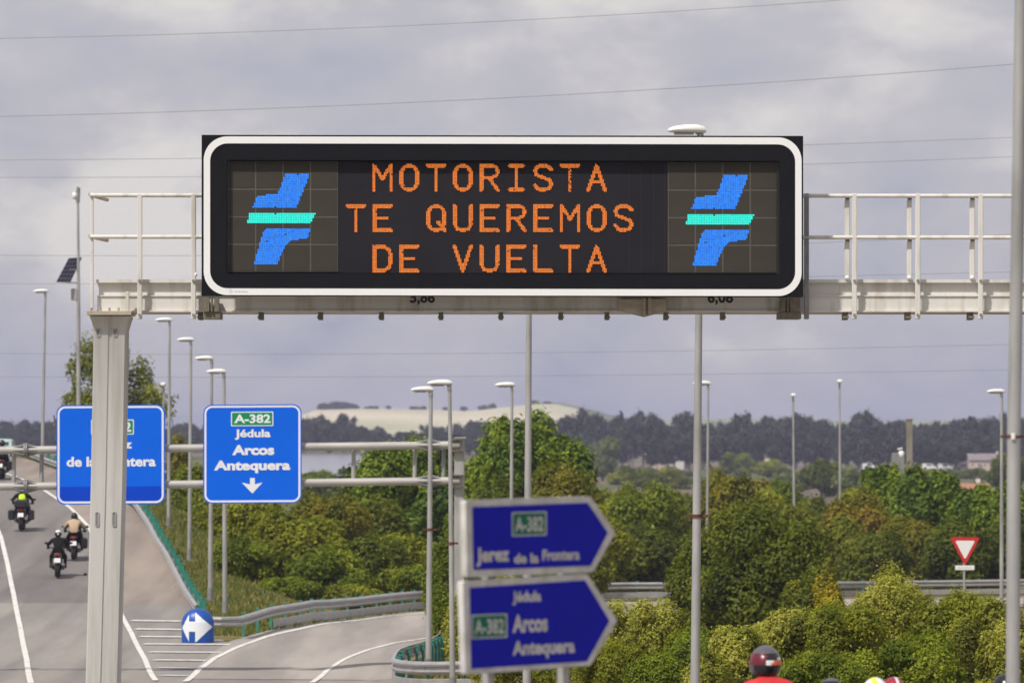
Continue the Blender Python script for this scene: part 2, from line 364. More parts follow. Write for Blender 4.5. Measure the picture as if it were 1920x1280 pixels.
def strip(name, rows, off, m, n=14, parent=None):
    """rows: (XL, DL, XR, DR) pairs of edge points, sampled onto the ground"""
    vs = []
    for a, b, c, d in rows:
        for i in range(n):
            k = i/(n-1); X = a+(c-a)*k; D = b+(d-b)*k; vs.append((X, D, gz(X, D)+off))
    return link(name, grid_mesh(name, vs, len(rows), n, m), parent)
def lerp_rows(k, Ds): return [np.interp(Ds, [r[0] for r in k], [r[j] for r in k]) for j in range(1, len(k[0]))]
kk = [(28,-14,13),(60,-12,12),(72,-8,10),(80,-5.0,8),(95,-9,4),(110,-13,-.6),(140,-20,-3.0),(152,-22,-3.0)]
Ds = np.linspace(28, 152, 84); L, R = lerp_rows(kk, Ds)
struct(strip('road_near', [(l, d, r, d) for l, r, d in zip(L, R, Ds)], .05, as_near, 40))
# main lane beyond, in two surfacings, and the wide shoulder
D1, D2 = 152.0, hit(150, 1133)[1]
def pave_edge(D): return edge_x(D)+.02 if D > 173 else np.interp(D, [150, 162, 168, 172.5, 173], [-3.0, -6.8, -8.2, -8.9, -9.3])
lp = [(292,1280),(272,1240),(246,1190),(221,1142),(205,1090),(190,1040),(166,990),(132,955),(88,925),(40,900),(-30,878),(-90,864)]
LP = [hit(*p, D0=140) for p in lp]
def line_x(D): return np.interp(D, [q[1] for q in LP], [q[0] for q in LP])
Ds = np.linspace(D1, D2, int(D2-D1)+1)
struct(strip('road', [(-30, d, pave_edge(d), d) for d in Ds], .05, as_near, 50))
Ds = np.linspace(D2, 300, int(300-D2)+1)
struct(strip('road', [(-45, d, line_x(d), d) for d in Ds], .05, as_main, 50))
struct(strip('road_shoulder', [(line_x(d), d, pave_edge(d), d) for d in Ds], .05, as_should, 16))
ro = [(345,1276),(375,1248),(400,1226),(430,1206),(500,1186),(560,1177),(640,1166),(720,1156),(800,1148),(880,1143),(980,1138),(1130,1131),(1300,1129),(1500,1127),(1700,1124),(1990,1120)]
ri = [(735,1276),(737,1255),(742,1240),(752,1228),(770,1216),(795,1207),(830,1199),(870,1192),(920,1184),(990,1172),(1060,1163),(1150,1156),(1320,1150),(1500,1146),(1700,1142),(1990,1138)]
rows = []
RO = [hit(*p, D0=140, D1=290) for p in ro]; RI = [hit(*p, D0=140, D1=290) for p in ri]
for i in range(len(ro)-1):
    for k in range(4):
        t = k/4; rows.append((*(np.array(RO[i])*(1-t)+np.array(RO[i+1])*t), *(np.array(RI[i])*(1-t)+np.array(RI[i+1])*t)))
struct(strip('exit_ramp', rows, .062, as_ramp, 30))
def paint_line(pts, w, off=.075, name='road_marking', D0=140):
    H = [Vector(hit(*p, D0=D0, D1=300)) for p in pts]; q = []
    for a, b in zip(H[:-1], H[1:]):
        n = max(2, int((b-a).length/1.5))
        for k in range(n): q.append(a.lerp(b, k/n))
    q.append(H[-1]); rows = []
    for i, p in enumerate(q):
        t = (q[min(i+1, len(q)-1)]-q[max(i-1, 0)]).normalized(); nrm = Vector((t.y, -t.x))*w/2
        rows.append((p.x-nrm.x, p.y-nrm.y, p.x+nrm.x, p.y+nrm.y))
    return struct(strip(name, rows, off, paint, 3))
paint_line(lp, .15); paint_line([(58,1285),(50,1240),(38,1180),(26,1120),(14,1060),(2,1010),(-20,960),(-70,915)], .16)
for y, x0, x1 in ((1167,246,340),(1183,254,346),(1197,262,350),(1211,270,432),(1226,280,416),(1241,289,388),(1256,296,366),(1270,304,352)):
    paint_line([(x0, y), (x1, y+1)], .52)
paint_line([(348,1282),(372,1260),(402,1238),(440,1219),(500,1197),(560,1183),(640,1169),(720,1159),(800,1153),(870,1148)], .17)
paint_line([(585,1284),(612,1262),(645,1240),(690,1222),(740,1209),(800,1200),(860,1193)], .15)
# ---------------------------------------------------------------- reservoir, hills
water = mat('water', (.30,.31,.36), .12, 0, spec=.8, var=.1, scale=.05)
m_ = MB(); m_.add([P(530, 892, 1) for _ in range(0)], [])
rz = CZ-4.95
pp = [(470,700),(620,720),(720,800),(770,1150),(748,1480),(690,1650),(600,1700),(480,1650),(400,1300)]
m_.add([((x-960)*d/F, d, rz+.05) for x, d in pp], [tuple(range(len(pp)))])
struct(m_.build('reservoir', water, smooth=False))
straw = mat('straw_field', (.60,.54,.40), .95, 0, col2=(.40,.40,.27), scale=.006, stretch=(1,.5,6), spec=.1)
greenf = mat('green_field', (.16,.19,.10), .95, 0, col2=(.10,.13,.07), scale=.02, spec=.1)
def hill(name, ridge, Dt, Db, m, zb=-8):
    n = 14; vs = []; xs = np.linspace(ridge[0][0], ridge[-1][0], 60)
    for k in range(n):
        t = k/(n-1)
        for x in xs:
            y = np.interp(x, [a for a, b in ridge], [b for a, b in ridge]); zr_ = (HZ-y)*Dt/F
            X = (x-960)*Dt/F
            if t <= .7: u = t/.7; D = Db+(Dt-Db)*u; z = zb+(zr_-zb)*(1-(1-u)**1.6)
            else: u = (t-.7)/.3; D = Dt+500*u; z = zr_+(zb-zr_)*u*u
            vs.append((X, D, z+CZ+6*(noise.noise((X*.004, D*.004, 3)))*(min(1, 3*t)*(1 if t < .6 else 0))))
    return struct(link(name, grid_mesh(name, vs, n, 60, m)))
hill('hill', [(380,835),(560,790),(600,768),(680,766),(800,768),(880,771),(940,764),(1000,758),(1040,757),(1075,764),(1110,780),(1160,815),(1200,835)], 3700, 2700, straw)
hill('hill', [(930,830),(985,764),(1010,754),(1050,755),(1120,770),(1180,790),(1240,810),(1300,830)], 4100, 3300, greenf)
hill('hill', [(1050,830),(1150,800),(1250,786),(1380,784),(1500,788),(1650,790),(1800,787),(1950,790),(2100,800),(2400,830)], 5200, 4000, mat('pale_green_field', (.30,.33,.20), .95, 0, col2=(.20,.24,.14), scale=.01, spec=.1))
# ---------------------------------------------------------------- foliage
def quads_mesh(name, ctr, nrm, size, asp, tint, m, rng, core=None):
    n = len(ctr)
    r = rng.normal(size=(n, 3)); u = np.cross(nrm, r); u /= np.linalg.norm(u, axis=1)[:, None]+1e-9
    v = np.cross(nrm, u); a = (size*asp)[:, None]*u*.5; b = size[:, None]*v*.5
    bend = nrm*(size*.16)[:, None]
    V = np.stack([ctr-b-bend, ctr+a, ctr+b-bend, ctr-a], 1).reshape(-1, 3)
    Fq = np.arange(4*n).reshape(n, 4)
    T = np.repeat(tint, 4)
    if core is not None:
        cv, cf, ct = core; Fc = cf+len(V); V = np.vstack([V, cv]); T = np.concatenate([T, ct])
    me = bpy.data.meshes.new(name); me.vertices.add(len(V)); me.vertices.foreach_set('co', V.astype(np.float32).ravel())
    if core is not None:
        li = np.concatenate([Fq.ravel(), Fc.ravel()]); ls = np.concatenate([np.arange(n)*4, 4*n+np.arange(len(Fc))*3])
    else: li = Fq.ravel(); ls = np.arange(n)*4
    me.loops.add(len(li)); me.loops.foreach_set('vertex_index', li.astype(np.int32))
    me.polygons.add(len(ls)); me.polygons.foreach_set('loop_start', ls.astype(np.int32))
    me.update(calc_edges=True)
    at = me.attributes.new('tint', 'FLOAT', 'POINT'); at.data.foreach_set('value', T.astype(np.float32))
    me.materials.append(m); return me
_bm = bmesh.new(); bmesh.ops.create_icosphere(_bm, subdivisions=1, radius=1.0)
ICV = np.array([v.co[:] for v in _bm.verts]); ICF = np.array([[v.index for v in f.verts] for f in _bm.faces]); _bm.free()
def crown(name, c, r, leaf, m, seed, dens=1.0, lobes=14, base=0.0, asp=.6, up=.25, tmid=.45, tvar=.22, cap=15500, lobe_r=(.22,.40), spiky=0, zl=1.0, corefac=.74, fluff=.26):
    """leafy crown: lobes spread through an ellipsoid c, r; real leaf-sized faces on and inside each lobe"""
    rng = np.random.default_rng(seed); c = np.array(c, float); r = np.array(r, float)
    L = []
    while len(L) < lobes:
        p = rng.uniform(-1, 1, 3)
        if .25 < (np.abs(p)**2.9).sum()**(1/2.9) < 1 and np.linalg.norm(p[[0,1]]) < 1.02 and p[2] > -1+base: L.append(p)
    L = np.array(L)
    lr = rng.uniform(*lobe_r, lobes); lt = rng.normal(tmid, tvar*.7, lobes)
    nl = (np.abs(L)**2.9).sum(1, keepdims=True)**(1/2.9); q = L/nl*np.maximum(0, .40+.60*nl**.9-lr[:, None]*.85)
    lr[:3] *= 1.25; q[0] = (0, 0, -.1); q[1] = (rng.uniform(-.4, .4), -.3, .25)
    rm = float(np.mean(r))
    LR = lr[:, None]*(r*.6+rm*.4)[None]*rng.uniform(.85, 1.15, (lobes, 3))*np.array([1, 1, zl])
    area = 4*np.pi*(LR.mean(1)**2); tot = area.sum()
    n = int(min(cap*6, dens*3.2*tot/(leaf*leaf*asp*.5+1e-9)))
    k = rng.choice(lobes, n, p=area/tot)
    d = rng.normal(size=(n, 3)); d /= np.linalg.norm(d, axis=1)[:, None]
    d[:, 2] += .18; d /= np.linalg.norm(d, axis=1)[:, None]
    # bumpy shell so that the outline is broken
    bump_ = 1+fluff*np.sin(d[:, 0]*7+k*1.7)*np.sin(d[:, 1]*6+k)*np.sin(d[:, 2]*8+k*.6)+rng.normal(0, fluff*.55, n)
    stray = rng.random(n) < .08; bump_ = bump_+np.where(stray, rng.uniform(.05, .35, n), 0)
    ctr = c+q[k]*r+d*LR[k]*bump_[:, None]
    keep = ctr[:, 2] > c[2]-r[2]*(1-base*.5)-.3
    # leaves deep inside other lobes are never seen: drop them
    for j in range(lobes):
        e_ = (ctr-(c+q[j]*r))/LR[j]; keep &= ~((np.einsum('ij,ij->i', e_, e_) < .45) & (k != j))
    keep &= ((d[:, 1] < .2) | (rng.random(n) < .22)) & ((q[k][:, 1] < .25) | (q[k][:, 2] > .35) | (rng.random(n) < .45))
    ctr, d, k, stray = ctr[keep], d[keep], k[keep], stray[keep]; n = len(ctr)
    if n > cap:
        leaf = leaf*min(1.5, math.sqrt(n/cap)); ctr, d, k, stray = ctr[:cap], d[:cap], k[:cap], stray[:cap]; n = cap
    nr = d*.88+rng.normal(size=(n, 3))*.45; nr[:, 2] += up; nr /= np.linalg.norm(nr, axis=1)[:, None]
    if spiky:
        nr = np.cross(d+np.array([0, 0, .6]), rng.normal(size=(n, 3))); nr /= np.linalg.norm(nr, axis=1)[:, None]
    s = leaf*rng.uniform(.6, 1.4, n)
    tint = np.clip(lt[k]+rng.normal(0, tvar*.36, n), 0, 1)
    cv, cf, ct = [], [], []
    for j in range(lobes):
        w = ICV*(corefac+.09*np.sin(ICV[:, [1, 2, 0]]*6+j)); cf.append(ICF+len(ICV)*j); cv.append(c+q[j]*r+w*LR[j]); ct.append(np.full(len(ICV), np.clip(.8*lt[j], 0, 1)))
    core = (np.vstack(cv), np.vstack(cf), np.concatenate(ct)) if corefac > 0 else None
    if spiky:
        # blades point outwards from the twig
        a = (d+np.array([0, 0, .7])+rng.normal(size=(n, 3))*.3); a /= np.linalg.norm(a, axis=1)[:, None]
        sd_ = np.cross(a, nr); V = np.stack([ctr, ctr+a*(s*.5)[:, None]+sd_*(s*asp*.5)[:, None], ctr+a*s[:, None], ctr+a*(s*.5)[:, None]-sd_*(s*asp*.5)[:, None]], 1)
        me = quads_mesh(name, ctr, nr, s, np.full(n, asp), tint, m, rng, core)
        co_ = np.empty(len(me.vertices)*3, np.float32); me.vertices.foreach_get('co', co_); co_ = co_.reshape(-1, 3); co_[:4*n] = V.reshape(-1, 3)
        me.vertices.foreach_set('co', co_.ravel()); me.update(); return me
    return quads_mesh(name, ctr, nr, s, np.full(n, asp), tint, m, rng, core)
bark = mat('bark', (.16,.12,.085), .9, 0, var=.4, scale=6, stretch=(1,1,.2), bump=.4)
barkp = mat('pale_bark', (.30,.27,.22), .9, 0, var=.4, scale=4, stretch=(1,1,.2))
def stems(name, base, h, r, n, seed, parent, m=bark, spread=.5, trunk=0.0):
    R_ = random.Random(seed); mb = MB(); b = Vector(base)
    if trunk:
        t = b+Vector((R_.uniform(-.1, .1)*h*.1, 0, h*trunk)); mb.tube([b-Vector((0,0,.3)), b.lerp(t, .5)+Vector((.03*h*R_.uniform(-1,1),0,0)), t], [r*1.25, r, r*.8], 8)
    else: t = b
    for i in range(n):
        a = R_.uniform(0, 6.28); e_ = t+Vector((math.cos(a)*spread*h*.4, math.sin(a)*spread*h*.4, h*(1-trunk)*R_.uniform(.6, .85)))
        mid = t.lerp(e_, .5)+Vector((math.cos(a), math.sin(a), .5))*h*.05
        mb.tube([t-Vector((0,0,.2 if not trunk else .05)), mid, e_], [r*.6, r*.42, r*.15], 6)
    return mb.build(name, m, parent)
KN = {'G':'green','O':'olive green','D':'dark green','Y':'pale yellow-green','B':'rusty-tipped olive','Q':'yellow-flowering'}
def shrub(px, top, hw, D, kind, label, group='roadside shrubs', leaf=None, dens=1.0, lobes=16, dark=None, seed=None, depth=.8, name='shrub', **k):
    seed = seed or int(px*7+top*3+D); X = (px-960)*D/F; g = gz(X, D); zt_ = CZ+(HZ-top)*D/F; h = zt_-g; rx = hw*D/F
    leaf = leaf or (.03+.00038*D)
    t = thing(name, label, 'tree' if 'tree' in name else 'shrub', (X, D, g), group)
    r = (rx*1.0, rx*depth, h*.56)
    link('foliage', crown('foliage', (X, D, zt_-h*.54), r, leaf, LEAF[kind], seed, dens, lobes, **k), t)
    stems('stem', (X, D, g), h*.8, .05+.012*h, 5, seed, t)
    return t
def tree(px, top, hw, D, kind, label, name='tree', group=None, trunk=.25, leaf=None, seed=None, g=None, crown_frac=.8, **k):
    seed = seed or int(px*5+top+D); X = (px-960)*D/F; g = gz(X, D) if g is None else g; zt_ = CZ+(HZ-top)*D/F; h = zt_-g; rx = hw*D/F
    leaf = leaf or (.055+.0005*D)
    t = thing(name, label, 'tree', (X, D, g), group); cz = zt_-h*crown_frac/2
    link('crown', crown('crown', (X, D, cz), (rx, rx*.85, h*crown_frac*.52), leaf, LEAF[kind], seed, **k), t)
    stems('trunk', (X, D, g), h*.9, .1+.02*h, 6, seed, t, trunk=trunk, m=barkp if kind in 'E' else bark)
    return t
SH = [
 (452,1012,72,199,'G','bright green leafy shrub just behind the start of the curved guardrail'),
 (560,962,95,206,'O','large olive shrub behind the curved guardrail, below the right lane sign'),
 (610,1030,85,199,'G','low green shrub behind the middle of the curved guardrail'),
 (700,1010,78,206,'D','dark green shrub behind the curved guardrail, below the lower gantry pipe'),
 (482,918,86,224,'O','olive shrub directly under the lane sign for Antequera'),
 (388,965,55,226,'O','olive shrub behind the street lamps between the two lane signs'),
 (620,918,88,230,'B','brownish olive shrub right of the Antequera lane sign'),
 (765,995,70,213,'O','olive shrub left of the paired lamp posts'),
 (785,1055,52,204,'G','small green shrub beside the far end of the curved guardrail'),
 (1052,868,80,236,'B','rusty-tipped shrub in front of the tall pine above the arrow signs'),
 (1085,935,72,226,'O','olive shrub right behind the upper arrow sign'),
 (930,900,60,232,'D','dark shrub between the pipe gantry post and the arrow sign'),
 (352,868,34,262,'G','small green shrub between the two lane signs at pipe height'),
 (338,818,26,300,'B','slim reddish-green shrub right behind the left lane sign'),
 (832,1012,34,176,'G','green shrub on the inside of the ramp behind the paired lamp posts'),
 (868,1106,34,146,'Y','pale green shrub at the foot of the pipe gantry post'),
 (835,1100,24,160,'G','small leafy shrub inside the ramp curve left of the lower arrow sign'),
 (1000,1075,125,132,'O','olive shrub hidden behind the lower arrow sign'),
 (1195,1119,86,122,'Y','pale yellow-green shrub right of the lower arrow sign, below the ramp guardrail'),
 (1265,1168,105,113,'G','green shrub at the foot of the middle lamp post'),
 (1135,1196,80,106,'O','olive shrub at the lower edge right of the lower arrow sign'),
 (1205,915,85,264,'G','green shrub beyond the ramp guardrail right of the upper arrow sign'),
 (1165,912,52,300,'O','yellowish shrub behind and above the upper arrow sign point'),
 (1252,912,48,284,'O','bright olive shrub left of the middle lamp post'),
 (1195,992,80,252,'D','dark shrub directly behind the ramp guardrail beside the arrow signs'),
 (1420,955,135,172,'D','biggest dark green shrub, right of the middle lamp post, hiding the guardrail'),
 (1318,985,58,178,'D','dark green shrub touching the middle lamp post on its right'),
 (1375,884,85,262,'B','rusty-topped shrub above the biggest dark shrub'),
 (1462,925,75,258,'O','olive shrub behind the right shoulder of the biggest dark shrub'),
 (1512,1058,48,166,'D','low dark shrub at the right foot of the biggest dark shrub'),
 (1553,1066,24,164,'Q','small bush with yellow flowers at the broken end of the ramp guardrail'),
 (1600,930,75,262,'B','rusty-tipped shrub left of the concrete mast'),
 (1555,962,58,254,'O','olive shrub above the yellow flowering bush'),
 (1705,965,80,258,'B','rusty olive shrub below the concrete mast'),
 (1795,985,68,251,'D','dark shrub directly behind the yield sign'),
 (1640,1005,72,249,'D','dark shrub behind the ramp guardrail left of the yield sign'),
 (1885,985,60,252,'D','dark shrub behind the thick lamp post at the right edge'),
 (1690,1050,80,119,'Y','loose pale shrub with thin shoots left of the yield sign'),
 (1485,1145,88,116,'Y','pale yellow-green shrub above the riders in white and black helmets'),
 (1385,1180,70,107,'Y','pale yellow-green shrub behind the rider in red'),
 (1590,1138,90,112,'O','olive shrub in the middle of the lower right thicket'),
 (385,1030,34,219,'O','olive shrub on the verge between the row of lamp posts'),
 (352,935,28,250,'G','small green verge shrub right of the left lane sign corner'),
 (1120,925,60,340,'G','green shrub far behind the upper arrow sign point'),
 (1195,930,70,352,'O','olive shrub of the rear row right of the upper arrow sign'),
 (1290,925,62,345,'G','green shrub of the rear row behind the middle lamp post'),
 (1480,905,60,350,'G','green shrub of the rear row left of the thin end-on lamp'),
 (1545,928,60,340,'D','dark shrub of the rear row between the two end-on lamps'),
 (1610,915,60,352,'O','olive shrub of the rear row right of the taller end-on lamp'),
 (1560,1132,70,118,'O','olive shrub below the flowering bush'),
 (1700,1114,60,120,'G','green shrub between the loose pale shrub and the yield sign post'),
 (1240,1134,60,122,'O','olive shrub left of the middle lamp post below the ramp guardrail'),
 (700,930,70,240,'D','dark shrub below the left pine'),
 (865,960,45,236,'G','green shrub behind the pipe gantry column'),
 (425,900,50,246,'O','olive shrub hidden behind the right lane sign'),
 (1765,1115,95,117,'O','olive shrub below the yield sign'),
 (1645,1119,70,119,'Y','pale shrub between the loose pale shrub and the flowering bush'),
 (1835,1113,55,120,'G','small green shrub below the guardrail, right of the yield sign post'),
 (425,1070,38,203,'O','low olive shrub at the foot of the lamp under the Antequera sign'),
 (540,1085,60,197,'G','bright green low shrub against the curved guardrail'),
 (660,1090,60,198,'O','olive low shrub against the curved guardrail'),
 (1130,960,60,245,'O','olive shrub behind the point of the upper arrow sign'),
 (1862,1114,80,113,'Y','pale shrub left of the thick lamp post'),
 (1700,1195,125,100,'G','broad green shrub at the lower edge below the yield sign'),
 (1880,1175,60,101,'Y','yellowish shrub at the lower right edge beside the thick lamp post'),
 (1545,1225,95,98,'G','green shrub at the lower edge between the riders'),
 (1340,1222,60,96,'Y','pale shrub at the lower edge left of the rider in red'),
 (1240,1225,75,100,'G','green shrub at the lower edge, base of the middle lamp post'),
]
for (px, top, hw, D, kd, lab) in SH:
    kw = {}
    if kd == 'Y': kw = dict(fluff=.34, lobe_r=(.18,.36), lobes=34)
    elif D > 150: kw = dict(lobes=30)
    if (px, top) == (1690, 1050): kw = dict(fluff=.5, lobe_r=(.18,.34), lobes=26, corefac=.55)
    if D < 135: kw['leaf'] = .050; kw['cap'] = 21000
    if 195 < D < 216: D += 5
    if 240 < D < 268 and px > 1100: D += 11
    shrub(px, top, hw, D, kd, lab, **kw)
def pine(px, top, hw, D, label, **k):
    return tree(px, top, hw, D, 'P', label, 'pine_tree', 'domed pines behind the ramp', leaf=.17, asp=.45, zl=1.4, cap=23000, lobes=64, lobe_r=(.16,.27), tmid=.46, tvar=.2, corefac=.84, fluff=.22, crown_frac=.97, dens=1.0, trunk=.1, **k)
pine(764, 840, 132, 252, 'domed pine behind the right end of the pipe gantry')
pine(990, 797, 128, 250, 'tallest domed pine with its round top above the arrow signs')
pine(1655, 876, 52, 292, 'small pine just left of the concrete mast')
pine(1742, 888, 75, 286, 'pine just right of the concrete mast')
pine(1860, 917, 88, 276, 'pine between the yield sign and the right edge')
tree(212, 626, 96, 310, 'O', 'tall loose tree behind the gantry column above the left lane sign', group='trees', lobes=30, lobe_r=(.14,.27), fluff=.42, corefac=.35, dens=1.0, leaf=.15, tmid=.35, crown_frac=.85, trunk=.3)
tree(150, 700, 28, 300, 'O', 'thin side tree at the foot of the camera mast above the left lane sign', group='trees', lobes=14, lobe_r=(.18,.3), fluff=.4, corefac=.4, leaf=.18)
for px, top, hw, D, kd, lab in [
 (1130,812,34,1180,'E','grey-green eucalyptus standing alone in front of the hazy treeline'),
 (1172,874,26,1080,'D','dark bush right of the lone grey eucalyptus'),
 (1215,884,34,960,'D','low dark tree in the plain left of the middle lamp post'),
 (1255,878,30,1010,'O','olive coloured tree in the plain beside the middle lamp post'),
 (1385,850,36,1350,'G','round green tree right of the middle lamp post below the treeline'),
 (1440,862,36,1250,'O','spreading olive tree left of the thin lamp on the plain'),
 (1480,884,34,1000,'E','greyish tree at the foot of the thin lamp on the plain'),
 (1540,862,40,830,'D','dark green round tree left of the thin tall lamp on the plain'),
 (1592,878,32,800,'E','brownish tree right of the thin tall lamp on the plain'),
 (1890,850,44,860,'D','dark green tree in the plain at the right edge'),
 (600,886,50,640,'G','low green tree line bush at the near shore of the reservoir'),
 (660,880,34,760,'D','dark tree at the near shore of the reservoir'),
 (1700,905,40,800,'D','dark tree in the plain behind the pine by the concrete mast'),
 (1830,905,24,900,'D','small dark bush between the orange roof and the farmhouse')]:
    tree(px, top, hw, D, kd, lab, group='trees scattered over the plain', lobes=20, leaf=.28+.0002*D, cap=6000, crown_frac=.9, trunk=.15)
HB = [crown('foliage', (0,0,1.6), (3.2,2.4,2.0), .62, LEAF[k], 700+i, 1.0, 12, cap=900) for i, k in enumerate('DEOD')]
R9 = random.Random(12)
for name_, px0, px1, base_y, cnt_ in (('near the tallest pine', 1150, 1300, 893, 13), ('right of the middle lamp post', 1335, 1480, 890, 12), ('left of the concrete mast', 1490, 1690, 893, 14), ('right of the concrete mast', 1710, 1920, 897, 13), ('near the tallest pine', 1140, 1300, 912, 9), ('right of the middle lamp post', 1335, 1480, 915, 8), ('left of the concrete mast', 1490, 1690, 920, 9)):
    for i in range(cnt_):
        x = px0+(px1-px0)*(i+R9.uniform(.1,.9))/cnt_; D = 9.0*F/(base_y-820+R9.uniform(-5,5)); X = (x-960)*D/F
        t = thing('hedge_shrub', 'low dark bush of the hedges on the plain, '+name_, 'shrub', (X, D, gz(X, D)), 'hedge bushes '+name_); a = bpy.data.objects.new('foliage', HB[R9.randrange(4)]); C.objects.link(a); a.parent = t
        k_ = R9.uniform(.35,.8); t.scale = (k_*1.2, k_, k_*R9.uniform(.6,1.1))
# far eucalyptus belt: variants share meshes
VAR = []
for i in range(7):
    rr = random.Random(i+5); w = rr.uniform(2.8, 5.4); h = rr.uniform(12, 17)
    VAR.append((crown('crown', (0, 0, h*.56), (w, w, h*.46), .55, LEAF['F'], 900+i, 1.0, 22, lobe_r=(.16,.34), fluff=.45, corefac=.7, cap=4500, tmid=.45), None, h))
tm = MB(); tm.tube([(0,0,-1),(0.2,0,5),(0,0,10)], [.35,.28,.12], 7); TM = tm.mesh('trunk', barkp)
tops = [(-120,795),(0,792),(60,785),(140,788),(200,795),(300,800),(420,785),(580,780),(620,784),(640,790),(690,795),(740,802),(780,792),(850,795),(890,776),(930,782),(1000,782),(1060,776),(1130,774),(1160,770),(1200,778),(1300,784),(1390,784),(1500,776),(1530,772),(1560,792),(1600,782),(1620,770),(1650,782),(1700,785),(1760,790),(1820,780),(1850,776),(1900,785),(2050,782)]
def sector(px):
    for lim, s in ((330,'left of the lane signs, behind the road'),(600,'behind the two lane signs'),(830,'above the reservoir, in front of the straw hill'),(1000,'behind the tallest domed pine'),(1310,'between the tallest pine and the middle lamp post'),(1500,'right of the middle lamp post'),(1700,'left of the concrete mast')):
        if px < lim: return s
    return 'right of the concrete mast'
rr = random.Random(77); cnt = 0
for row, (dd, step, ysh) in enumerate(((0, 27, 0), (70, 31, 7), (-70, 37, 30))):
    x = -130
    while x < 2060:
        D = (1850 if x < 900 else 1640 if x > 1050 else 1850-210*(x-900)/150)+dd
        ty = np.interp(x, [a for a, b in tops], [b for a, b in tops])+ysh+rr.uniform(-5, 13)
        if rr.random() < .12: ty -= 10
        me, _, h0 = rr.choice(VAR); X = (x-960)*D/F; g = gz(X, D); h = CZ+(HZ-ty)*D/F-g; s = h/h0
        t = thing('eucalyptus_tree', 'dark eucalyptus of the far treeline, '+sector(x), 'tree', (X, D, g), 'eucalyptus trees of the far treeline, '+sector(x))
        a = bpy.data.objects.new('crown', me); C.objects.link(a); a.parent = t; b = bpy.data.objects.new('trunk', TM); C.objects.link(b); b.parent = t
        t.scale = (rr.uniform(.8, 1.15), rr.uniform(.8, 1.15), s); t.rotation_euler = (0, 0, rr.uniform(0, 6.28))
        x += step*rr.uniform(.6, 1.4); cnt += 1
for (x, ty, w) in ((604,757,1.2),(620,757,1.4),(636,755,1.5),(650,757,1.3),(664,760,1),(692,763,.8),(702,763,.7),(728,763,.6),(776,764,.8),(792,763,.7),(835,765,.6),(870,764,.8),(905,761,.8),(922,758,.9),(1003,752,.9),(1028,754,.8)):
    D = 3690; me, _, h0 = rr.choice(VAR); X = (x-960)*D/F
    t = thing('hilltop_tree', 'tiny dark tree on the crest of the straw hill', 'tree', (X, D, CZ+(HZ-769)*D/F-1), 'trees on the crest of the straw hill')
    a = bpy.data.objects.new('crown', me); C.objects.link(a); a.parent = t; t.scale = (w*.9, w*.9, ((769-ty)*D/F+2)/h0)
# dry grass along the verges: uncountable
rng = np.random.default_rng(4); gp = []
for _ in range(60000):
    D = rng.uniform(146, 285); X = edge_x(D)+.15+abs(rng.normal(0, 2.3)) if rng.random() < .7 else rng.uniform(-12, 14)
    gp.append((X, D))
gp = np.array(gp)
ROd = np.array(RO); RId = np.array(RI)
def on_ramp(X, D):
    o_ = np.interp(X, ROd[:, 0], ROd[:, 1]); i_ = np.interp(X, RId[3:, 0], RId[3:, 1])
    return ((X > ROd[0, 0]-1) & (D < o_+.5) & (D > i_-.2) & (X > RId[3, 0])) | ((X <= RId[3, 0]+.4) & (X > ROd[0, 0]-1) & (D < o_+.5) & (D < 215))
ok = (~on_ramp(gp[:, 0], gp[:, 1])) & (gp[:, 0] > edge_x(gp[:, 1])-.2) & ((gp[:, 1] > 174)|(gp[:, 0] > -2.5))
gp = gp[ok]; z = zt(gp[:, 0], gp[:, 1])+CZ; n = len(gp)
hgt = rng.uniform(.05, .24, n); an = rng.uniform(0, 6.28, n); w_ = rng.uniform(.015, .04, n); lean = rng.normal(0, .3, (n, 2))*hgt[:, None]
bs = np.column_stack([gp, z-.02]); dx = np.column_stack([np.cos(an)*w_, np.sin(an)*w_, np.zeros(n)])
tp = bs+np.column_stack([lean, hgt]); Vg = np.stack([bs-dx, bs+dx, tp], 1).reshape(-1, 3)
me = bpy.data.meshes.new('grass'); me.from_pydata(Vg.tolist(), [], np.arange(3*n).reshape(n, 3).tolist())
me.attributes.new('tint', 'FLOAT', 'POINT').data.foreach_set('value', np.repeat(rng.random(n), 3).astype(np.float32))
me.materials.append(leafmat('dry_grass', [(.06,.10,.015),(.11,.15,.025),(.20,.20,.05),(.34,.28,.11)])); stuff(link('grass', me), 'dry yellow-green grass on the road verges', 'grass')
# ================================================================ STRUCTURES
def gpt(X, D, h=0): return Vector((X, D, gz(X, D)+h))
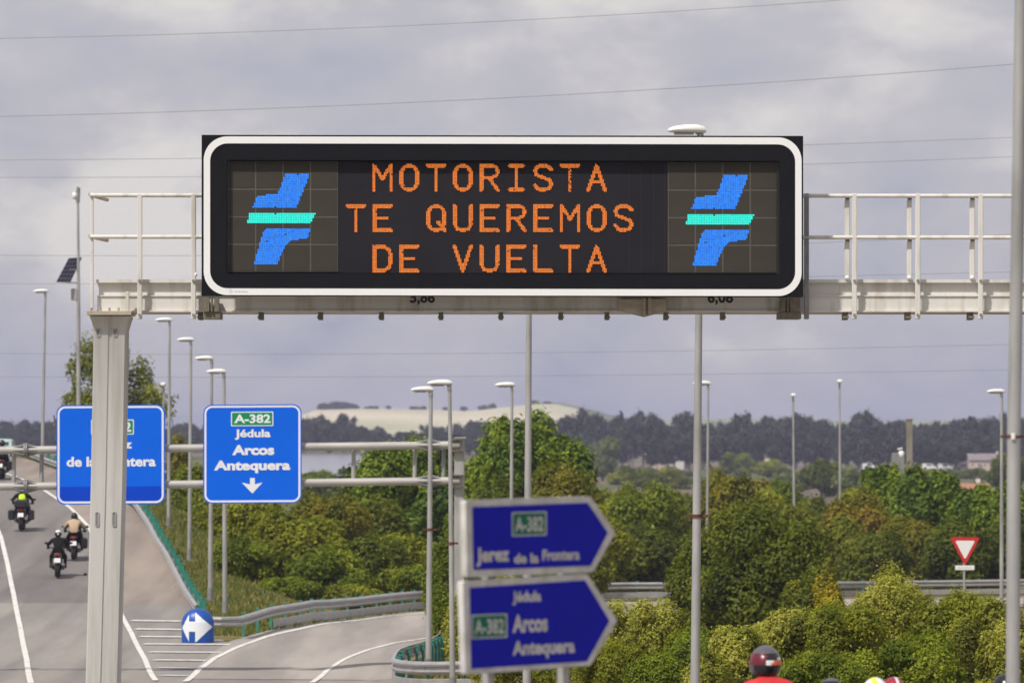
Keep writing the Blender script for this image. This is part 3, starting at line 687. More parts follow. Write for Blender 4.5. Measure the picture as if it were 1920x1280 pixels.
# ---- street lamps
def lamp(xt, yt, xb, D, h0, h1, r, label, yb=None, clamp=None, front=False, name='street_lamp', off_top=0, lampcat='street lamp'):
    X = (xb-960)*D/F; g = gz(X, D) if yb is None else CZ+(HZ-yb)*D/F; g = min(g, gz(X, D)) if yb is not None else g
    top = P(xt, yt, D); base = Vector((X, D, g))
    # straight pole continued to the ground along the visible lean
    t = thing(name, label, lampcat, base, 'street lamps along the ramps')
    mb = MB(); mb.tube([base-Vector((0,0,.3)), base.lerp(top, .5), top], [r*1.25, r, r*.72], 12); mb.build('pole', galv, t)
    mb = MB(); mb.box(base+Vector((0,0,.03)), (.4,.4,.05)); mb.tube([base, base+Vector((0,0,.45))], r*1.5, 12); mb.build('base', galvd, t)
    if h0 is not None:
        if front:
            w = (h1-h0)*D/F/2; c = top+Vector((0, -.35, .02)); mb = MB()
            mb.loft([(c+Vector((0,-.42,0)), w*.5, .04), (c+Vector((0,-.3,.02)), w*.9, .09), (c+Vector((0,.05,.03)), w, .11), (c+Vector((0,.35,0)), w*.7, .07)], 14, 2.2); mb.build('lamp_head', whitel, t)
            mb = MB(); mb.tube([top-Vector((0,0,.35)), top+Vector((0,-.05,0))], [r*.9, r*.7], 8); mb.build('bracket', galvd, t)
        else:
            a = P(h0, yt, D); b = P(h1, yt, D); Lh = (b-a).length; hh = Lh*.102
            secs = [(0, .25, .35, .0), (.03, .6, .6, .1), (.15, 1, .95, .25), (.45, 1.15, 1.25, .4), (.75, 1.1, 1.3, .4), (.93, .85, 1.1, .2), (1, .4, .6, 0)]
            mb = MB(); vs = []; sg = 14
            for u, wy, wz, zo in secs:
                for k in range(sg):
                    an = 2*math.pi*k/sg; cy, cz = math.cos(an), math.sin(an)
                    zz = cz*hh*wz*(1.0 if cz > 0 else .75)
                    vs.append(a+Vector((Lh*u, cy*hh*1.5*wy, zz+zo*hh+hh*.2)))
            m = len(secs); fs = [(i*sg+k, i*sg+(k+1)%sg, (i+1)*sg+(k+1)%sg, (i+1)*sg+k) for i in range(m-1) for k in range(sg)]+[tuple(range(sg)), tuple(range(m*sg-1, (m-1)*sg-1, -1))]
            mb.add(vs, fs); mb.build('lamp_head', whitel, t)
            mb = MB(); c = a.lerp(b, .42)+Vector((0,0,-hh*.55)); mb.cbox(c, (Lh*.52, hh*1.7, hh*.5), hh*.12); mb.build('lamp_glass', mat('lamp_glass', (.35,.36,.36), .15, 0), t)
            mb = MB(); mb.tube([top-Vector((0,0,Lh*.28)), top+Vector((-Lh*.02,0,hh*.1))], [r*.95, r*.75], 10); mb.tube([top+Vector((-Lh*.14,0,-hh*.3)), top+Vector((Lh*.03,0,-hh*.3))], hh*.4, 8); mb.build('bracket', galvd, t)
    if clamp:
        k = clamp; c = base.lerp(top, ((CZ+(HZ-k)*D/F)-base.z)/(top.z-base.z)); mb = MB()
        mb.tube([c-Vector((0,0,.03)), c+Vector((0,0,.03))], r*1.3, 12); mb.box(c-Vector((r*2.1,0,0)), (r*1.6,.03,.045)); mb.box(c+Vector((r*2.1,0,0)), (r*1.6,.03,.045)); mb.build('clamp', rust, t)
    return t
LM = [
 (85,547,78,246,62,91,.065,'street lamp furthest left, beyond the road with the motorcycles',{}),
 (318,601,316,222,291,323,.062,'street lamp just right of the left lane sign, tallest of the row of four',{}),
 (358,638,355,207,332,364,.064,'street lamp midway between the two lane signs',{}),
 (397,673,394,190,365,399,.066,'left street lamp of the two above the Antequera lane sign',{}),
 (420,698,422,184,387,424,.068,'lowest-headed street lamp above the Antequera lane sign, at the guardrail end',{}),
 (808,732,803,148,770,813,.068,'left lamp of the close pair in front of the pipe gantry',dict(clamp=992)),
 (843,720,849,130,801,848,.056,'right lamp of the close pair in front of the pipe gantry',dict(clamp=1018)),
 (960,723,958,180,928,966,.058,'street lamp in front of the tallest pine, behind the upper arrow sign',{}),
 (993,400,987,100,956,996,.060,'long lamp post behind the message board, passing behind the arrow signs',{}),
 (1314,247,1302,95,1252,1324,.066,'lamp whose white head rises just above the message board',dict(clamp=967)),
 (1328,720,1325,262,1299,1333,.06,'street lamp just right of the middle lamp post',{}),
 (1878,735,1878,200,1850,1884,.062,'street lamp immediately left of the thick lamp post',{}),
 (238,560,236,235,214,241,.06,'street lamp partly hidden behind the gantry beam and column',{}),
 (1487,742,1490,330,1481,1492,.07,'thin end-on lamp seen from the front, left of the taller one on the plain',dict(front=True)),
 (1574,716,1576,330,1568,1580,.07,'taller end-on lamp seen from the front on the plain',dict(front=True)),
 (307,722,306,300,301,313,.06,'small end-on lamp behind the right corner of the left lane sign',dict(front=True)),
]
for xt, yt, xb, D, h0, h1, r, lab, kw in LM: lamp(xt, yt, xb, D, h0, h1, r, lab, **kw)
# the thick post at the right edge
D = 50; t = thing('lamp_post', 'thick grey post running the full height at the right edge', 'post', P(1898, 820+3.7*F/50, D))
b0 = P(1896, 820+3.72*F/50, D); tp = P(1921, -560, D)
mb = MB(); mb.tube([b0-Vector((0,0,.3)), P(1899,1280,D), P(1901,820,D), P(1910,300,D), tp], [.075,.062,.060,.057,.045], 20); mb.build('pole', galv, t)
mb = MB(); mb.tube([b0-Vector((0,0,.1)), b0+Vector((0,0,.3))], .11, 16); mb.build('base', galvd, t)
c = P(1900,818,D); mb = MB(); mb.tube([c-Vector((.002,0,.012)), c+Vector((0,0,.012))], .066, 20); mb.box(c+Vector((-.085,0,0)), (.06,.02,.022)); mb.box(c+Vector((.085,0,0)), (.06,.02,.022)); mb.build('clamp', rust, t)
mb = MB(); mb.cbox(c+Vector((-.008,-.072,0)), (.035,.02,.055), .005); mb.build('clamp_bolt', white, t)
mb = MB(); a_ = tp+Vector((-.55,0,0)); mb.loft([((0,0,0),.02,.02)], 4) if False else mb.cbox(tp+Vector((-.25,0,.02)), (.62,.2,.09), .03); mb.build('lamp_head', whitel, t)
# camera mast with solar panel
D = 262; base = P(148, 880, D); base.z = gz(base.x, D); t = thing('camera_mast', 'tall mast with dome camera and tilted solar panel, top left', 'camera mast', base)
mb = MB(); mb.tube([base-Vector((0,0,.3)), P(147,640,D), P(147,520,D), P(146,350,D)], [.12,.10,.075,.05], 10); mb.build('pole', galv, t)
mb = MB(); mb.tube([P(147,352,D)+Vector((0,0,0)), P(146,380,D)], .09, 8); mb.tube([P(146,357,D), P(140,360,D)], .03, 6); mb.build('bracket', galvd, t)
mb = MB(); mb.sph(P(140,368,D), (.13,.13,.15)); mb.tube([P(140,360,D), P(140,366,D)], [.06,.14], 12); mb.build('dome_camera', whitel, t)
pq = [P(108,530,D)+Vector((0,-.9,0)), P(133,530,D)+Vector((0,-.3,0)), P(153,482,D)+Vector((0,.3,0)), P(130,484,D)+Vector((0,-.3,0))]
nn = (pq[1]-pq[0]).cross(pq[3]-pq[0]).normalized()
mb = MB(); mb.prism(pq, nn*-.05); pn = mb.build('solar_panel', mat('panel_frame', (.5,.5,.52), .4, .5), t, smooth=False)
for i in range(4):
    for j in range(6):
        u0, u1, v0, v1 = (i+.06)/4, (i+.94)/4, (j+.05)/6, (j+.95)/6
        f = lambda u, v: (pq[0].lerp(pq[1], u)).lerp(pq[3].lerp(pq[2], u), v)
        mb = MB(); sgn = -1 if nn.y > 0 else 1
        mb.prism([f(u0,v0)+nn*sgn*.0, f(u1,v0), f(u1,v1), f(u0,v1)], nn*.012); mb.build('solar_cell', mat('solar_cell', (.02,.02,.07), .2, 0, spec=.7), pn, smooth=False)
mb = MB(); mb.tube([P(147,506,D), pq[0].lerp(pq[2], .5)], .035, 6); mb.tube([P(147,530,D), pq[0].lerp(pq[1],.6)], .03, 6); mb.build('strut', galvd, t)
mb = MB(); mb.cbox(P(139.5,552,D), (.30,.25,.55), .03); mb.build('control_box', galv, t)
# concrete mast in the plain
D = 330; base = P(1703, 1110, D); base.z = gz(base.x, D); t = thing('concrete_mast', 'square weathered concrete mast rising above the pines', 'mast', base)
conc = mat('weathered_concrete', (.26,.235,.19), .9, 0, var=.4, scale=2, stretch=(1,1,.3), bump=.3)
tp = P(1705, 787, D); mb = MB(); h = tp.z-base.z; mb.box((tp.x, D, base.z+h/2-.2), (.34,.34,h+.4)); mb.cbox((tp.x, D, tp.z+.03), (.42,.42,.12), .03); mb.build('shaft', conc, t)
mb = MB(); mb.cbox(P(1684,880,D-1), (.75,.3,1.9), .05); mb.tube([P(1684,905,D-1), (P(1684,905,D-1).x, D-1, base.z)], .12, 8); mb.build('cabinet', galvd, t)
mb = MB(); mb.sph(P(1690,852,D-1), (.2,.2,.24)); mb.tube([P(1690,852,D-1), P(1686,862,D-1)], .08, 8); mb.tube([P(1683,842,D-1), P(1692,840,D-1)], .05, 6); mb.build('siren_horn', whitel, t)
# ---- power lines
WL = [
 ([(-60,74),(480,58),(1000,38),(1640,-4),(2000,-34)], 'topmost overhead wire crossing the upper left sky'),
 ([(-60,220),(500,203),(1100,176),(1905,120),(2100,104)], 'second overhead wire, just above the message board'),
 ([(-60,300),(378,297),(900,290),(1506,270),(1920,257),(2100,250)], 'overhead wire meeting the message board at its upper left corner'),
 ([(-60,333),(378,331),(900,325),(1506,308),(1920,293),(2100,285)], 'overhead wire just below the upper left corner of the message board'),
 ([(-60,479),(378,477),(900,474),(1513,457),(1920,438),(2100,428)], 'overhead wire between the two handrails of the gantry'),
 ([(-60,532),(378,531),(900,528),(1506,519),(1920,509),(2100,504)], 'overhead wire at the level of the gantry beam'),
 ([(-60,662),(480,664),(1000,661),(1920,645),(2100,640)], 'overhead wire clearly below the gantry beam'),
 ([(-60,706),(480,707),(1000,704),(1920,693),(2100,689)], 'lowest overhead wire, just above the street lamp heads'),
]
wire = mat('wire', (.27,.27,.29), .6, .3, var=.2, scale=1)
for i, (pts, lab) in enumerate(WL):
    D = 170+(i//2)*12; xs = np.linspace(pts[0][0], pts[-1][0], 60)
    cf = np.polyfit([a for a, b in pts], [b for a, b in pts], 2 if len(pts) < 6 else 2); mb = MB()
    mb.tube([P(x, np.polyval(cf, x), D+(i%2)*6) for x in xs], .0085 if i != 1 else .010, 6); tag(mb.build('power_line', wire, None), lab, 'power line', 'overhead wires')
# ---- main gantry with message board (80 m away)
D = 80.0; s = D/F
t = thing('sign_gantry', 'cream steel gantry with walkway rails carrying the large message board', 'gantry', (P(192,0,D).x, D, gz(P(192,0,D).x, D)))
gb = t.location
def bx(mb, x0, y0, x1, y1, ya, yb): # box from pixel rectangle and depth interval relative to D
    a = P(x0, y1, D); b = P(x1, y0, D); return mb.box(((a.x+b.x)/2, D+(ya+yb)/2, (a.z+b.z)/2), (b.x-a.x, yb-ya, b.z-a.z))
XE = 2120
mb = MB()
bx(mb, 180, 529, XE, 553, .30, .72); bx(mb, 180, 554.5, XE, 581, .26, .76); bx(mb, 178, 523, XE, 529, .22, .80); bx(mb, 180, 552.6, XE, 554.8, .24, .7); bx(mb, 179, 581, XE, 584, .22, .80)
mb.build('beam', beige, t)
mb = MB(); bx(mb, 183, 523, 380, 528, .85, 1.9); bx(mb, 183, 581, XE, 584, .85, 1.9)
for k in range(12): bx(mb, 200+k*165, 560, 206+k*165, 581, .8, 1.9)
mb.build('walkway', beiged, t)
mb = MB(); bx(mb, 183, 523, XE, 583, 1.9, 2.1); mb.build('beam', beige, t)
# handrails: front and rear
for y in (365.5, 443.5):
    mb = MB(); a = P(168, y, D); a.y += .12; b = P(XE, y+1.5, D); b.y += .12; mb.tube([a, b], .030, 10); mb.build('handrail', beige, t)
    mb = MB(); mb.tube([P(167,y-1,D)+Vector((0,.12,0)), P(180,y-3,D)+Vector((0,2.2,0))], .028, 8); mb.build('handrail', beiged, t)
mb = MB(); mb.cbox(P(171,470,D)+Vector((0,.15,0)), (.045,.05,218*s), .008); mb.build('rail_post', beige, t)
mb = MB(); mb.cbox(P(238,566,D)+Vector((0,.10,0)), (.05,.05,.30), .008); mb.build('rail_post', beige, t)
for x in (261, 362, 1513, 1603, 1722, 1840, 1960, 2080):
    mb = MB(); c = P(x, 480, D); mb.cbox((c.x, D+.12, c.z), (.070, .055, 236*s), .008); q_ = mb.build('rail_post', beige if x != 1513 else galvd, t)
    mb = MB()
    for yy in (526, 590): mb.tube([P(x,yy,D)+Vector((0,.07,0)), P(x,yy,D)+Vector((0,.10,0))], .022, 8)
    mb.build('bolt', galvd, q_)
dk0 = mat('dark_clamp', (.16,.15,.13), .7, .2)
for x in (1590, 1707, 1825, 1943):
    mb = MB(); c = P(x, 447, D); mb.cbox((c.x+.0, D+.21, c.z), (.072, .05, 150*s), .008); rp_ = mb.build('rail_post', beige, t)
    for yy in (371, 449): mb = MB(); a = P(x, yy, D); mb.box((a.x, D+.17, a.z), (.06, .05, .035)); mb.build('clamp', dk0, rp_)
    mb = MB(); mb.sph(P(x, 520, D)+Vector((0,.19,0)), (.032,.032,.032), 12, 8); mb.build('bolt', white, t)
mb = MB(); mb.sph(P(367, 515, D)+Vector((0,.0,0)), (.022,.022,.03), 10, 8); mb.build('bolt', white, t)
dk = mat('brown_lug', (.23,.20,.15), .7, .2, var=.4, scale=20)  # dark brown colour for the lugs, brackets and end clamps
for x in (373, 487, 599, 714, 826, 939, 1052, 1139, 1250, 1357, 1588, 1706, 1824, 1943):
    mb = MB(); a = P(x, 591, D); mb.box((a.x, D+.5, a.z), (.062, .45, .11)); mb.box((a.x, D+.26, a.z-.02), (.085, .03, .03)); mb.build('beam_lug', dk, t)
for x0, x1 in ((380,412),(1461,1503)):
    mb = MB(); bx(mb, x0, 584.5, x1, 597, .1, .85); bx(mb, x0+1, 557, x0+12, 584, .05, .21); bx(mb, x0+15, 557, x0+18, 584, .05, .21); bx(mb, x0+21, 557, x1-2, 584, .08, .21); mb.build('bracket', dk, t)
mb = MB(); mb.prism([P(1163,560,D)+Vector((0,.18,0)), P(1163,583,D)+Vector((0,.18,0)), P(1208,594,D)+Vector((0,.18,0)), P(1250,583,D)+Vector((0,.18,0)), P(1250,560,D)+Vector((0,.18,0))], (0,.035,0))
bx(mb, 1160, 558, 1166, 584, .16, .25); bx(mb, 1216, 558, 1222, 590, .10, .22); bx(mb, 1206, 558, 1211, 592, .12, .22); mb.build('splice_plate', beiged, t, smooth=False)
# clearance figures on the beam
Qb = lambda x, y: P(x, y, D)+Vector((0, .255, 0))
Qb2 = lambda x, y: Qb(960+(x-960)*1.0033, 820+(y-820)*1.0033)
lettering('5,86', 768, 545, 815, 571, Qb, black, t, .03); lettering('6,08', 1328, 545, 1376, 571, Qb, black, t, .03)
# column
cx = lambda px, py: P(px, py, D).x
mb = MB(); R_ = []
def col_sec(py, xl, xr, d0=.22, d1=.80, g=3.2):
    z = P(0, py, D).z; xm = (xl+xr)/2; X = lambda p: (p-960)*s
    return [(X(xl),D+d0+.03,z),(X(xl+3),D+d0,z),(X(xm-g),D+d0,z),(X(xm-g*.7),D+d0+.018,z),(X(xm+g*.7),D+d0+.018,z),(X(xm+g),D+d0,z),(X(xr-3),D+d0,z),(X(xr),D+d0+.03,z),(X(xr),D+d1,z),(X(xl),D+d1,z)]
secs = [col_sec(592,166,242,.12,.95), col_sec(602,170,239,.17,.88), col_sec(618,173,235), col_sec(900,168,230), col_sec(1280,158,220)]
yb_ = 820+(CZ-gb.z)*F/D; secs.append(col_sec(yb_+20, 156-(yb_-1280)*.02, 218-(yb_-1280)*.02))
vs = [p for r in secs for p in r]; m = 10; fs = [(i*m+k, i*m+(k+1)%m, (i+1)*m+(k+1)%m, (i+1)*m+k) for i in range(len(secs)-1) for k in range(m)]
mb.add(vs, fs); col_ = mb.build('column', galv if False else mat('column_paint', (.53,.52,.50), .6, 0, col2=(.42,.41,.385), scale=1.8, stretch=(3.5,1,.22), bump=.05, ramp=(.35,.55)), t, ang=25)
mb = MB(); bx(mb, 162, 583, 245, 590, .05, 1.05); mb.build('cap_plate', beiged, t, smooth=False)
for k in range(5):
    mb = MB(); c = P(170+k*17, 581, D); mb.tube([(c.x, D+.11, c.z-.01), (c.x, D+.11, c.z+.035)], .022, 6); mb.build('bolt', beiged, t)
slot = mat('dark_slot', (.24,.235,.22), .8)
for x, y in ((182,617),(214,617),(180,973),(212,973)):
    mb = MB(); a = P(x, y, D); fr = MB()
    pts = [P(px_, py_, D)+Vector((0,.214,0)) for px_, py_ in rrect(x-2.3, y-12, x+2.3, y+12, 2, 4)]; mb.prism(pts, (0,.01,0)); mb.build('slot', slot, col_, smooth=False)
    o_ = [P(px_, py_, D)+Vector((0,.206,0)) for px_, py_ in rrect(x-4, y-14, x+4, y+14, 3, 4)]; fr.ring(o_, [P(px_, py_, D)+Vector((0,.206,0)) for px_, py_ in rrect(x-2.4, y-12.2, x+2.4, y+12.2, 2, 4)], (0,.016,0)); fr.build('slot_frame', galv, col_, smooth=False)
mb = MB(); mb.box((gb.x+.0, D+.5, gb.z+.05), (.95,1.2,.12)); mb.build('base_plate', galvd, t)
# far column of the same gantry, out of the picture to the right
mb = MB(); X2 = (XE-960)*s; g2 = gz(X2, D); mb.box((X2-.2, D+.5, (g2+CZ+(HZ-583)*s)/2-.1), (.5,.55,CZ+(HZ-583)*s-g2)); mb.build('column', galv, t)
# ---- the message board
D = 79.55
t = thing('message_board', 'large electronic board reading MOTORISTA TE QUEREMOS DE VUELTA', 'message board', P(941, 556, D))
def rot_y(x, y): return y+(x-941)*.0018
Qv = lambda dy: (lambda x, y: P(x, rot_y(x, y), D)+Vector((0, dy, 0)))
q0 = Qv(0)
mb = MB(); mb.ring([q0(*p) for p in rrect(378, 254, 1506, 556, 1.5, 8)], [q0(*p) for p in rrect(425, 301, 1462, 514, 2, 8)], (0, .12, 0)); mb.build('front_panel', dark, t, smooth=False)
mb = MB(); mb.prism([q0(*p)+Vector((0,.13,0)) for p in rrect(379, 255, 1505, 555, 1, 2)], (0, .0, 0)) if False else None
mb = MB(); a = q0(379, 555); b = q0(1505, 255); mb.box(((a.x+b.x)/2, D+.165+.005, (a.z+b.z)/2), (b.x-a.x-.02, .06, b.z-a.z-.04)); mb.build('housing', dark, t)
mb = MB(); mb.ring([q0(*p)+Vector((0,-.012,0)) for p in rrect(382, 257, 1503, 554, 44, 12)], [q0(*p)+Vector((0,-.012,0)) for p in rrect(394, 270, 1491, 541.5, 33, 12)], (0, .011, 0)); mb.build('border', mat('retroreflective_white', (.84,.84,.84), .45, 0, var=.03, scale=2), t, smooth=False)
mb = MB(); q2 = Qv(.105)
for x0, y0, x1, y1 in ((425,301,1462,303),(425,511.6,1462,514),(425,301,427,514),(1457,301,1462,514)): a = q2(x0,y1); b = q2(x1,y0); mb.box(((a.x+b.x)/2, D+.09, (a.z+b.z)/2), (b.x-a.x, .03, b.z-a.z))
mb.build('gasket', black, t)
scr = mat('led_screen', (.017,.0155,.021), .6, 0, spec=.2, var=.3, scale=1.3); picm = mat('led_module_face', (.050,.045,.034), .6, 0, spec=.2, var=.15, scale=2)
mb = MB(); a = q2(633,512); b = q2(1253,302); mb.box(((a.x+b.x)/2, D+.12, (a.z+b.z)/2), (b.x-a.x, .02, b.z-a.z)); mb.build('screen', scr, t)
# seams between the character modules
mb = MB(); seam = mat('module_seam', (.10,.095,.085), .6)
for y in (356.5, 432.5, 508.5):
    for x in range(0, 13): a = q0(636+x*50.4, y); mb.box((a.x, D+.109, a.z), (.012, .004, .006))
for x in (1180,1202,1226,1246): a = q0(x, 407); mb.box((a.x, D+.109, a.z), (.003,.002,1.5))
mb.build('screen_seam', mat('faint_seam', (.032,.032,.036), .6), t)
def pictogram(ox, oy):
    p = MB(); a = q2(ox, oy+207); b = q2(ox+206, oy); p.box(((a.x+b.x)/2, D+.1175, (a.z+b.z)/2), (b.x-a.x, .03, b.z-a.z)); base = p.build('pictogram_panel', mat('module_gap', (.10,.092,.078), .6, 0, var=.25, scale=9), t)
    me = None
    for i in range(4):
        for j in range(4):
            a = q2(ox+i*51.5+1.3, oy+(j+1)*51.7-1.3); b = q2(ox+(i+1)*51.5-1.3, oy+j*51.7+1.3)
            if me is None: p = MB(); p.cbox((0,0,0), (b.x-a.x, .02, b.z-a.z), .004); me = p.mesh('led_module', picm, smooth=False)
            o = link('led_module', me, base); o.location = o.location+Vector(((a.x+b.x)/2, D+.108, (a.z+b.z)/2))
    return base
def inside(x, y, poly):
    c = False; n = len(poly)
    for i in range(n):
        x1, y1 = poly[i]; x2, y2 = poly[(i+1)%n]
        if (y1 > y) != (y2 > y) and x < (x2-x1)*(y-y1)/(y2-y1)+x1: c = not c
    return c
def ledmat(name, c, st, c2=None):
    m = bpy.data.materials.new(name); m.use_nodes = True; tt = m.node_tree; b = tt.nodes['Principled BSDF']
    b.inputs['Base Color'].default_value = (*[v*.3 for v in c], 1)
    at = N(tt, 'ShaderNodeAttribute', attribute_name='tint'); r = N(tt, 'ShaderNodeValToRGB'); r.color_ramp.elements[0].color = (*(c2 or c), 1); r.color_ramp.elements[1].color = (*c, 1)
    tt.links.new(at.outputs['Fac'], r.inputs[0]); tt.links.new(r.outputs[0], b.inputs['Emission Color']); b.inputs['Emission Strength'].default_value = st; return m
led_o = ledmat('orange_leds', (.92,.235,.022), .95, (.60,.12,.015)); led_b = ledmat('blue_leds', (.02,.27,.98), .95, (.012,.10,.72)); led_c = ledmat('cyan_leds', (.015,.90,.72), .95, (.03,.72,.66))
def dots(name, cells, cw, ch, Q, m, parent, fill=.92, seed=1):
    R_ = random.Random(seed); vs = []; fs = []; ti = []
    for x, y in cells:
        if R_.random() < .006: continue
        n = len(vs); w, h = cw*fill/2, ch*fill/2
        vs += [tuple(Q(x+sx*w, y+sy*h)) for sx, sy in ((-1,1),(1,1),(1,-1),(-1,-1))]; fs.append((n,n+1,n+2,n+3)); v = min(1, max(0, R_.gauss(.62, .22))); ti += [v]*4
    me = bpy.data.meshes.new(name); me.from_pydata(vs, [], fs); me.attributes.new('tint','FLOAT','POINT').data.foreach_set('value', ti); me.materials.append(m); me.update(); return link(name, me, parent)
SHP = [([(534,325),(581,325),(566,364),(560,380),(554,390),(473,390),(482,366.6),(517,365),(523,358)], led_b, 'blue_stroke'),
       ([(468,398),(592,398),(582,418),(462.5,418)], led_c, 'cyan_stroke'),
       ([(504,427),(583.5,427),(575.6,449),(545,450),(537,458),(519,495),(476,495),(488,449),(494,434)], led_b, 'blue_stroke')]
q3 = Qv(.094)
for dx, dy in ((0,0),(823.5,1.0)):
    base = pictogram(427+dx*1.0025, 303)
    for poly, m, nm in SHP:
        cells = []; cw = 3.22
        for i in range(64):
            for j in range(64):
                x, y = 427.3+(i+.5)*cw, 303+(j+.5)*cw
                if inside(x, y, poly): cells.append((x+dx, y+dy-(x+dx-941)*.0018*0))
        dots(nm, cells, cw, cw, q3, m, base, .88, 3)
GL = {
 'M': [[(1.2,19),(1.2,1.2),(7,11),(12.8,1.2),(12.8,19)]],
 'O': [[(7,1.2),(3.2,2.6),(1.3,6.5),(1.3,13.5),(3.2,17.4),(7,18.8),(10.8,17.4),(12.7,13.5),(12.7,6.5),(10.8,2.6),(7,1.2)]],
 'T': [[(.9,1.3),(13.1,1.3)],[(7,1.3),(7,19)]],
 'R': [[(1.3,19),(1.3,1.3),(9,1.3),(12.2,3),(12.6,6),(11.4,8.6),(8.6,9.9),(1.3,9.9)],[(6.5,9.9),(12.8,19)]],
 'I': [[(2.5,1.3),(11.5,1.3)],[(2.5,18.7),(11.5,18.7)],[(7,1.3),(7,18.7)]],
 'S': [[(12.6,4.2),(10.6,1.8),(7,1.2),(3.2,2),(1.4,5),(2.6,8.2),(7,9.9),(11.2,11.5),(12.7,14.6),(11,17.7),(7,18.8),(3.2,18),(1.3,15.4)]],
 'A': [[(1.2,19),(7,1.2),(12.8,19)],[(3.3,13),(10.7,13)]],
 'E': [[(13,1.3),(1.3,1.3),(1.3,18.7),(13,18.7)],[(1.3,9.9),(10,9.9)]],
 'Q': [[(7,1.2),(3.2,2.6),(1.3,6.5),(1.3,13.5),(3.2,17.4),(7,18.8),(10.8,17.4),(12.7,13.5),(12.7,6.5),(10.8,2.6),(7,1.2)],[(8.5,13),(13.2,18.8)]],
 'U': [[(1.3,1),(1.3,14),(3,17.4),(7,18.8),(11,17.4),(12.7,14),(12.7,1)]],
 'D': [[(1.3,1.3),(7.5,1.3),(11.2,3.4),(12.7,7.5),(12.7,12.5),(11.2,16.6),(7.5,18.7),(1.3,18.7),(1.3,1.3)]],
 'V': [[(1.2,1),(7,18.4),(12.8,1)]],
 'L': [[(1.6,1),(1.6,18.7),(12.6,18.7)]]}
def glyph(ch):
    out = []
    for i in range(14):
        for j in range(20):
            x, y = i+.5, j+.5; hit_ = False
            for pl in GL[ch]:
                for (x1,y1),(x2,y2) in zip(pl[:-1], pl[1:]):
                    L2 = (x2-x1)**2+(y2-y1)**2; u = max(0, min(1, ((x-x1)*(x2-x1)+(y-y1)*(y2-y1))/L2))
                    if math.hypot(x-x1-u*(x2-x1), y-y1-u*(y2-y1)) < 1.22: hit_ = True
            if hit_: out.append((i, j))
    return out
q3 = Qv(.098)
for ln, x0, y0 in (('MOTORISTA', 698, 306.5), ('TE QUEREMOS', 648, 382.3), ('DE VUELTA', 698, 458.2)):
    for k, ch in enumerate(ln):
        if ch == ' ': continue
        cw = 2.70; chh = 2.62
        cells = [(x0+k*50.25+(i+.5)*cw+R2*.0, y0+(j+.5)*chh+(x0+k*50.25-941)*-.0018) for i, j in glyph(ch) for R2 in (0,)]
        if ch == 'T' and ln == 'MOTORISTA' and k == 7: cells = [c for c in cells if not (abs(c[0]-(x0+k*50.25+19)) < 6 and c[1] > y0+8 and random.Random(int(c[1]*9+c[0])).random() < .22)]
        dots('led_letter', cells, cw, chh, q3, led_o, t, .82, k)
# maker's mark on the border
qm = Qv(-.0135); mb = MB(); mb.ring([qm(433+3*math.cos(a*.52), 547+3*math.sin(a*.52)) for a in range(12)], [qm(433+1.9*math.cos(a*.52), 547+1.9*math.sin(a*.52)) for a in range(12)], (0,.001,0))
mk = mat('faded_print', (.45,.45,.47), .6); mb.build('printed_mark', mk, t, smooth=False)
mb = MB()
for k in range(9): a = qm(441+k*2.8, 547.6); mb.box(a, (.014,.001,.012 if k % 3 else .018))
mb.build('printed_mark', mk, t)
# ---- pipe gantry with lane signs
D2g = 152.0; D = D2g; s = D/F
t = thing('pipe_gantry', 'grey two-pipe gantry carrying the two blue lane signs', 'gantry', P(864, 820+6.2*F/D, D))
pipe = mat('gantry_pipe', (.46,.44,.41), .5, .15, var=.22, scale=1.5, stretch=(.6,1,2))
yu = lambda x: 844-(x)*.0118; yl = lambda x: 912-(x)*.0130
for f in (yu, yl):
    mb = MB(); mb.tube([P(-180, f(-180), D), P(48, f(48), D)], .105, 16); mb.build('pipe', pipe, t)
    mb = MB(); mb.tube([P(48, f(48), D), P(804, f(804), D)], .105, 16); mb.build('pipe', pipe, t)
    mb = MB(); mb.tube([P(804, f(804), D), P(862, f(862), D)], .105, 16); mb.build('pipe', pipe, t)
    for x in (48, 805):
        c = P(x, f(x), D); mb = MB(); mb.tube([c-Vector((.045,0,0)), c-Vector((.008,0,0))], .19, 20); mb.tube([c+Vector((.008,0,0)), c+Vector((.045,0,0))], .19, 20)
        for k in range(8):
            a_ = k*math.pi/4
            for sg in (-1, 1):
                d_ = Vector((0, math.cos(a_), math.sin(a_))); p0 = c+Vector((.04*sg,0,0)); mb.prism([p0+d_*.1, p0+d_*.18, p0+Vector((.30*sg,0,0))+d_*.1], Vector((0,-math.sin(a_),math.cos(a_)))*.012)
        mb.build('flange', galvd, t, smooth=False)
    for x in (857,): # end clamps
        c = P(x, f(x), D); mb = MB(); mb.box(c+Vector((0,-.02,.15)), (.34,.30,.03)); mb.box(c+Vector((0,-.02,-.15)), (.34,.30,.03)); mb.build('end_clamp', dk, t)
mb = MB(); base = P(858, 820+6.2*F/D, D); base.z = gz(base.x, D)-.1; tpp = P(864.5, 822, D)
mb.cbox(((tpp.x+base.x)/2+.0, D+.12, (tpp.z+base.z)/2), (.27,.25,tpp.z-base.z), .02); mb.build('column', galv, t)
mb = MB(); mb.cbox((tpp.x-.02, D+.12, tpp.z+.02), (.31,.29,.04), .01); mb.build('cap_plate', galv, t)
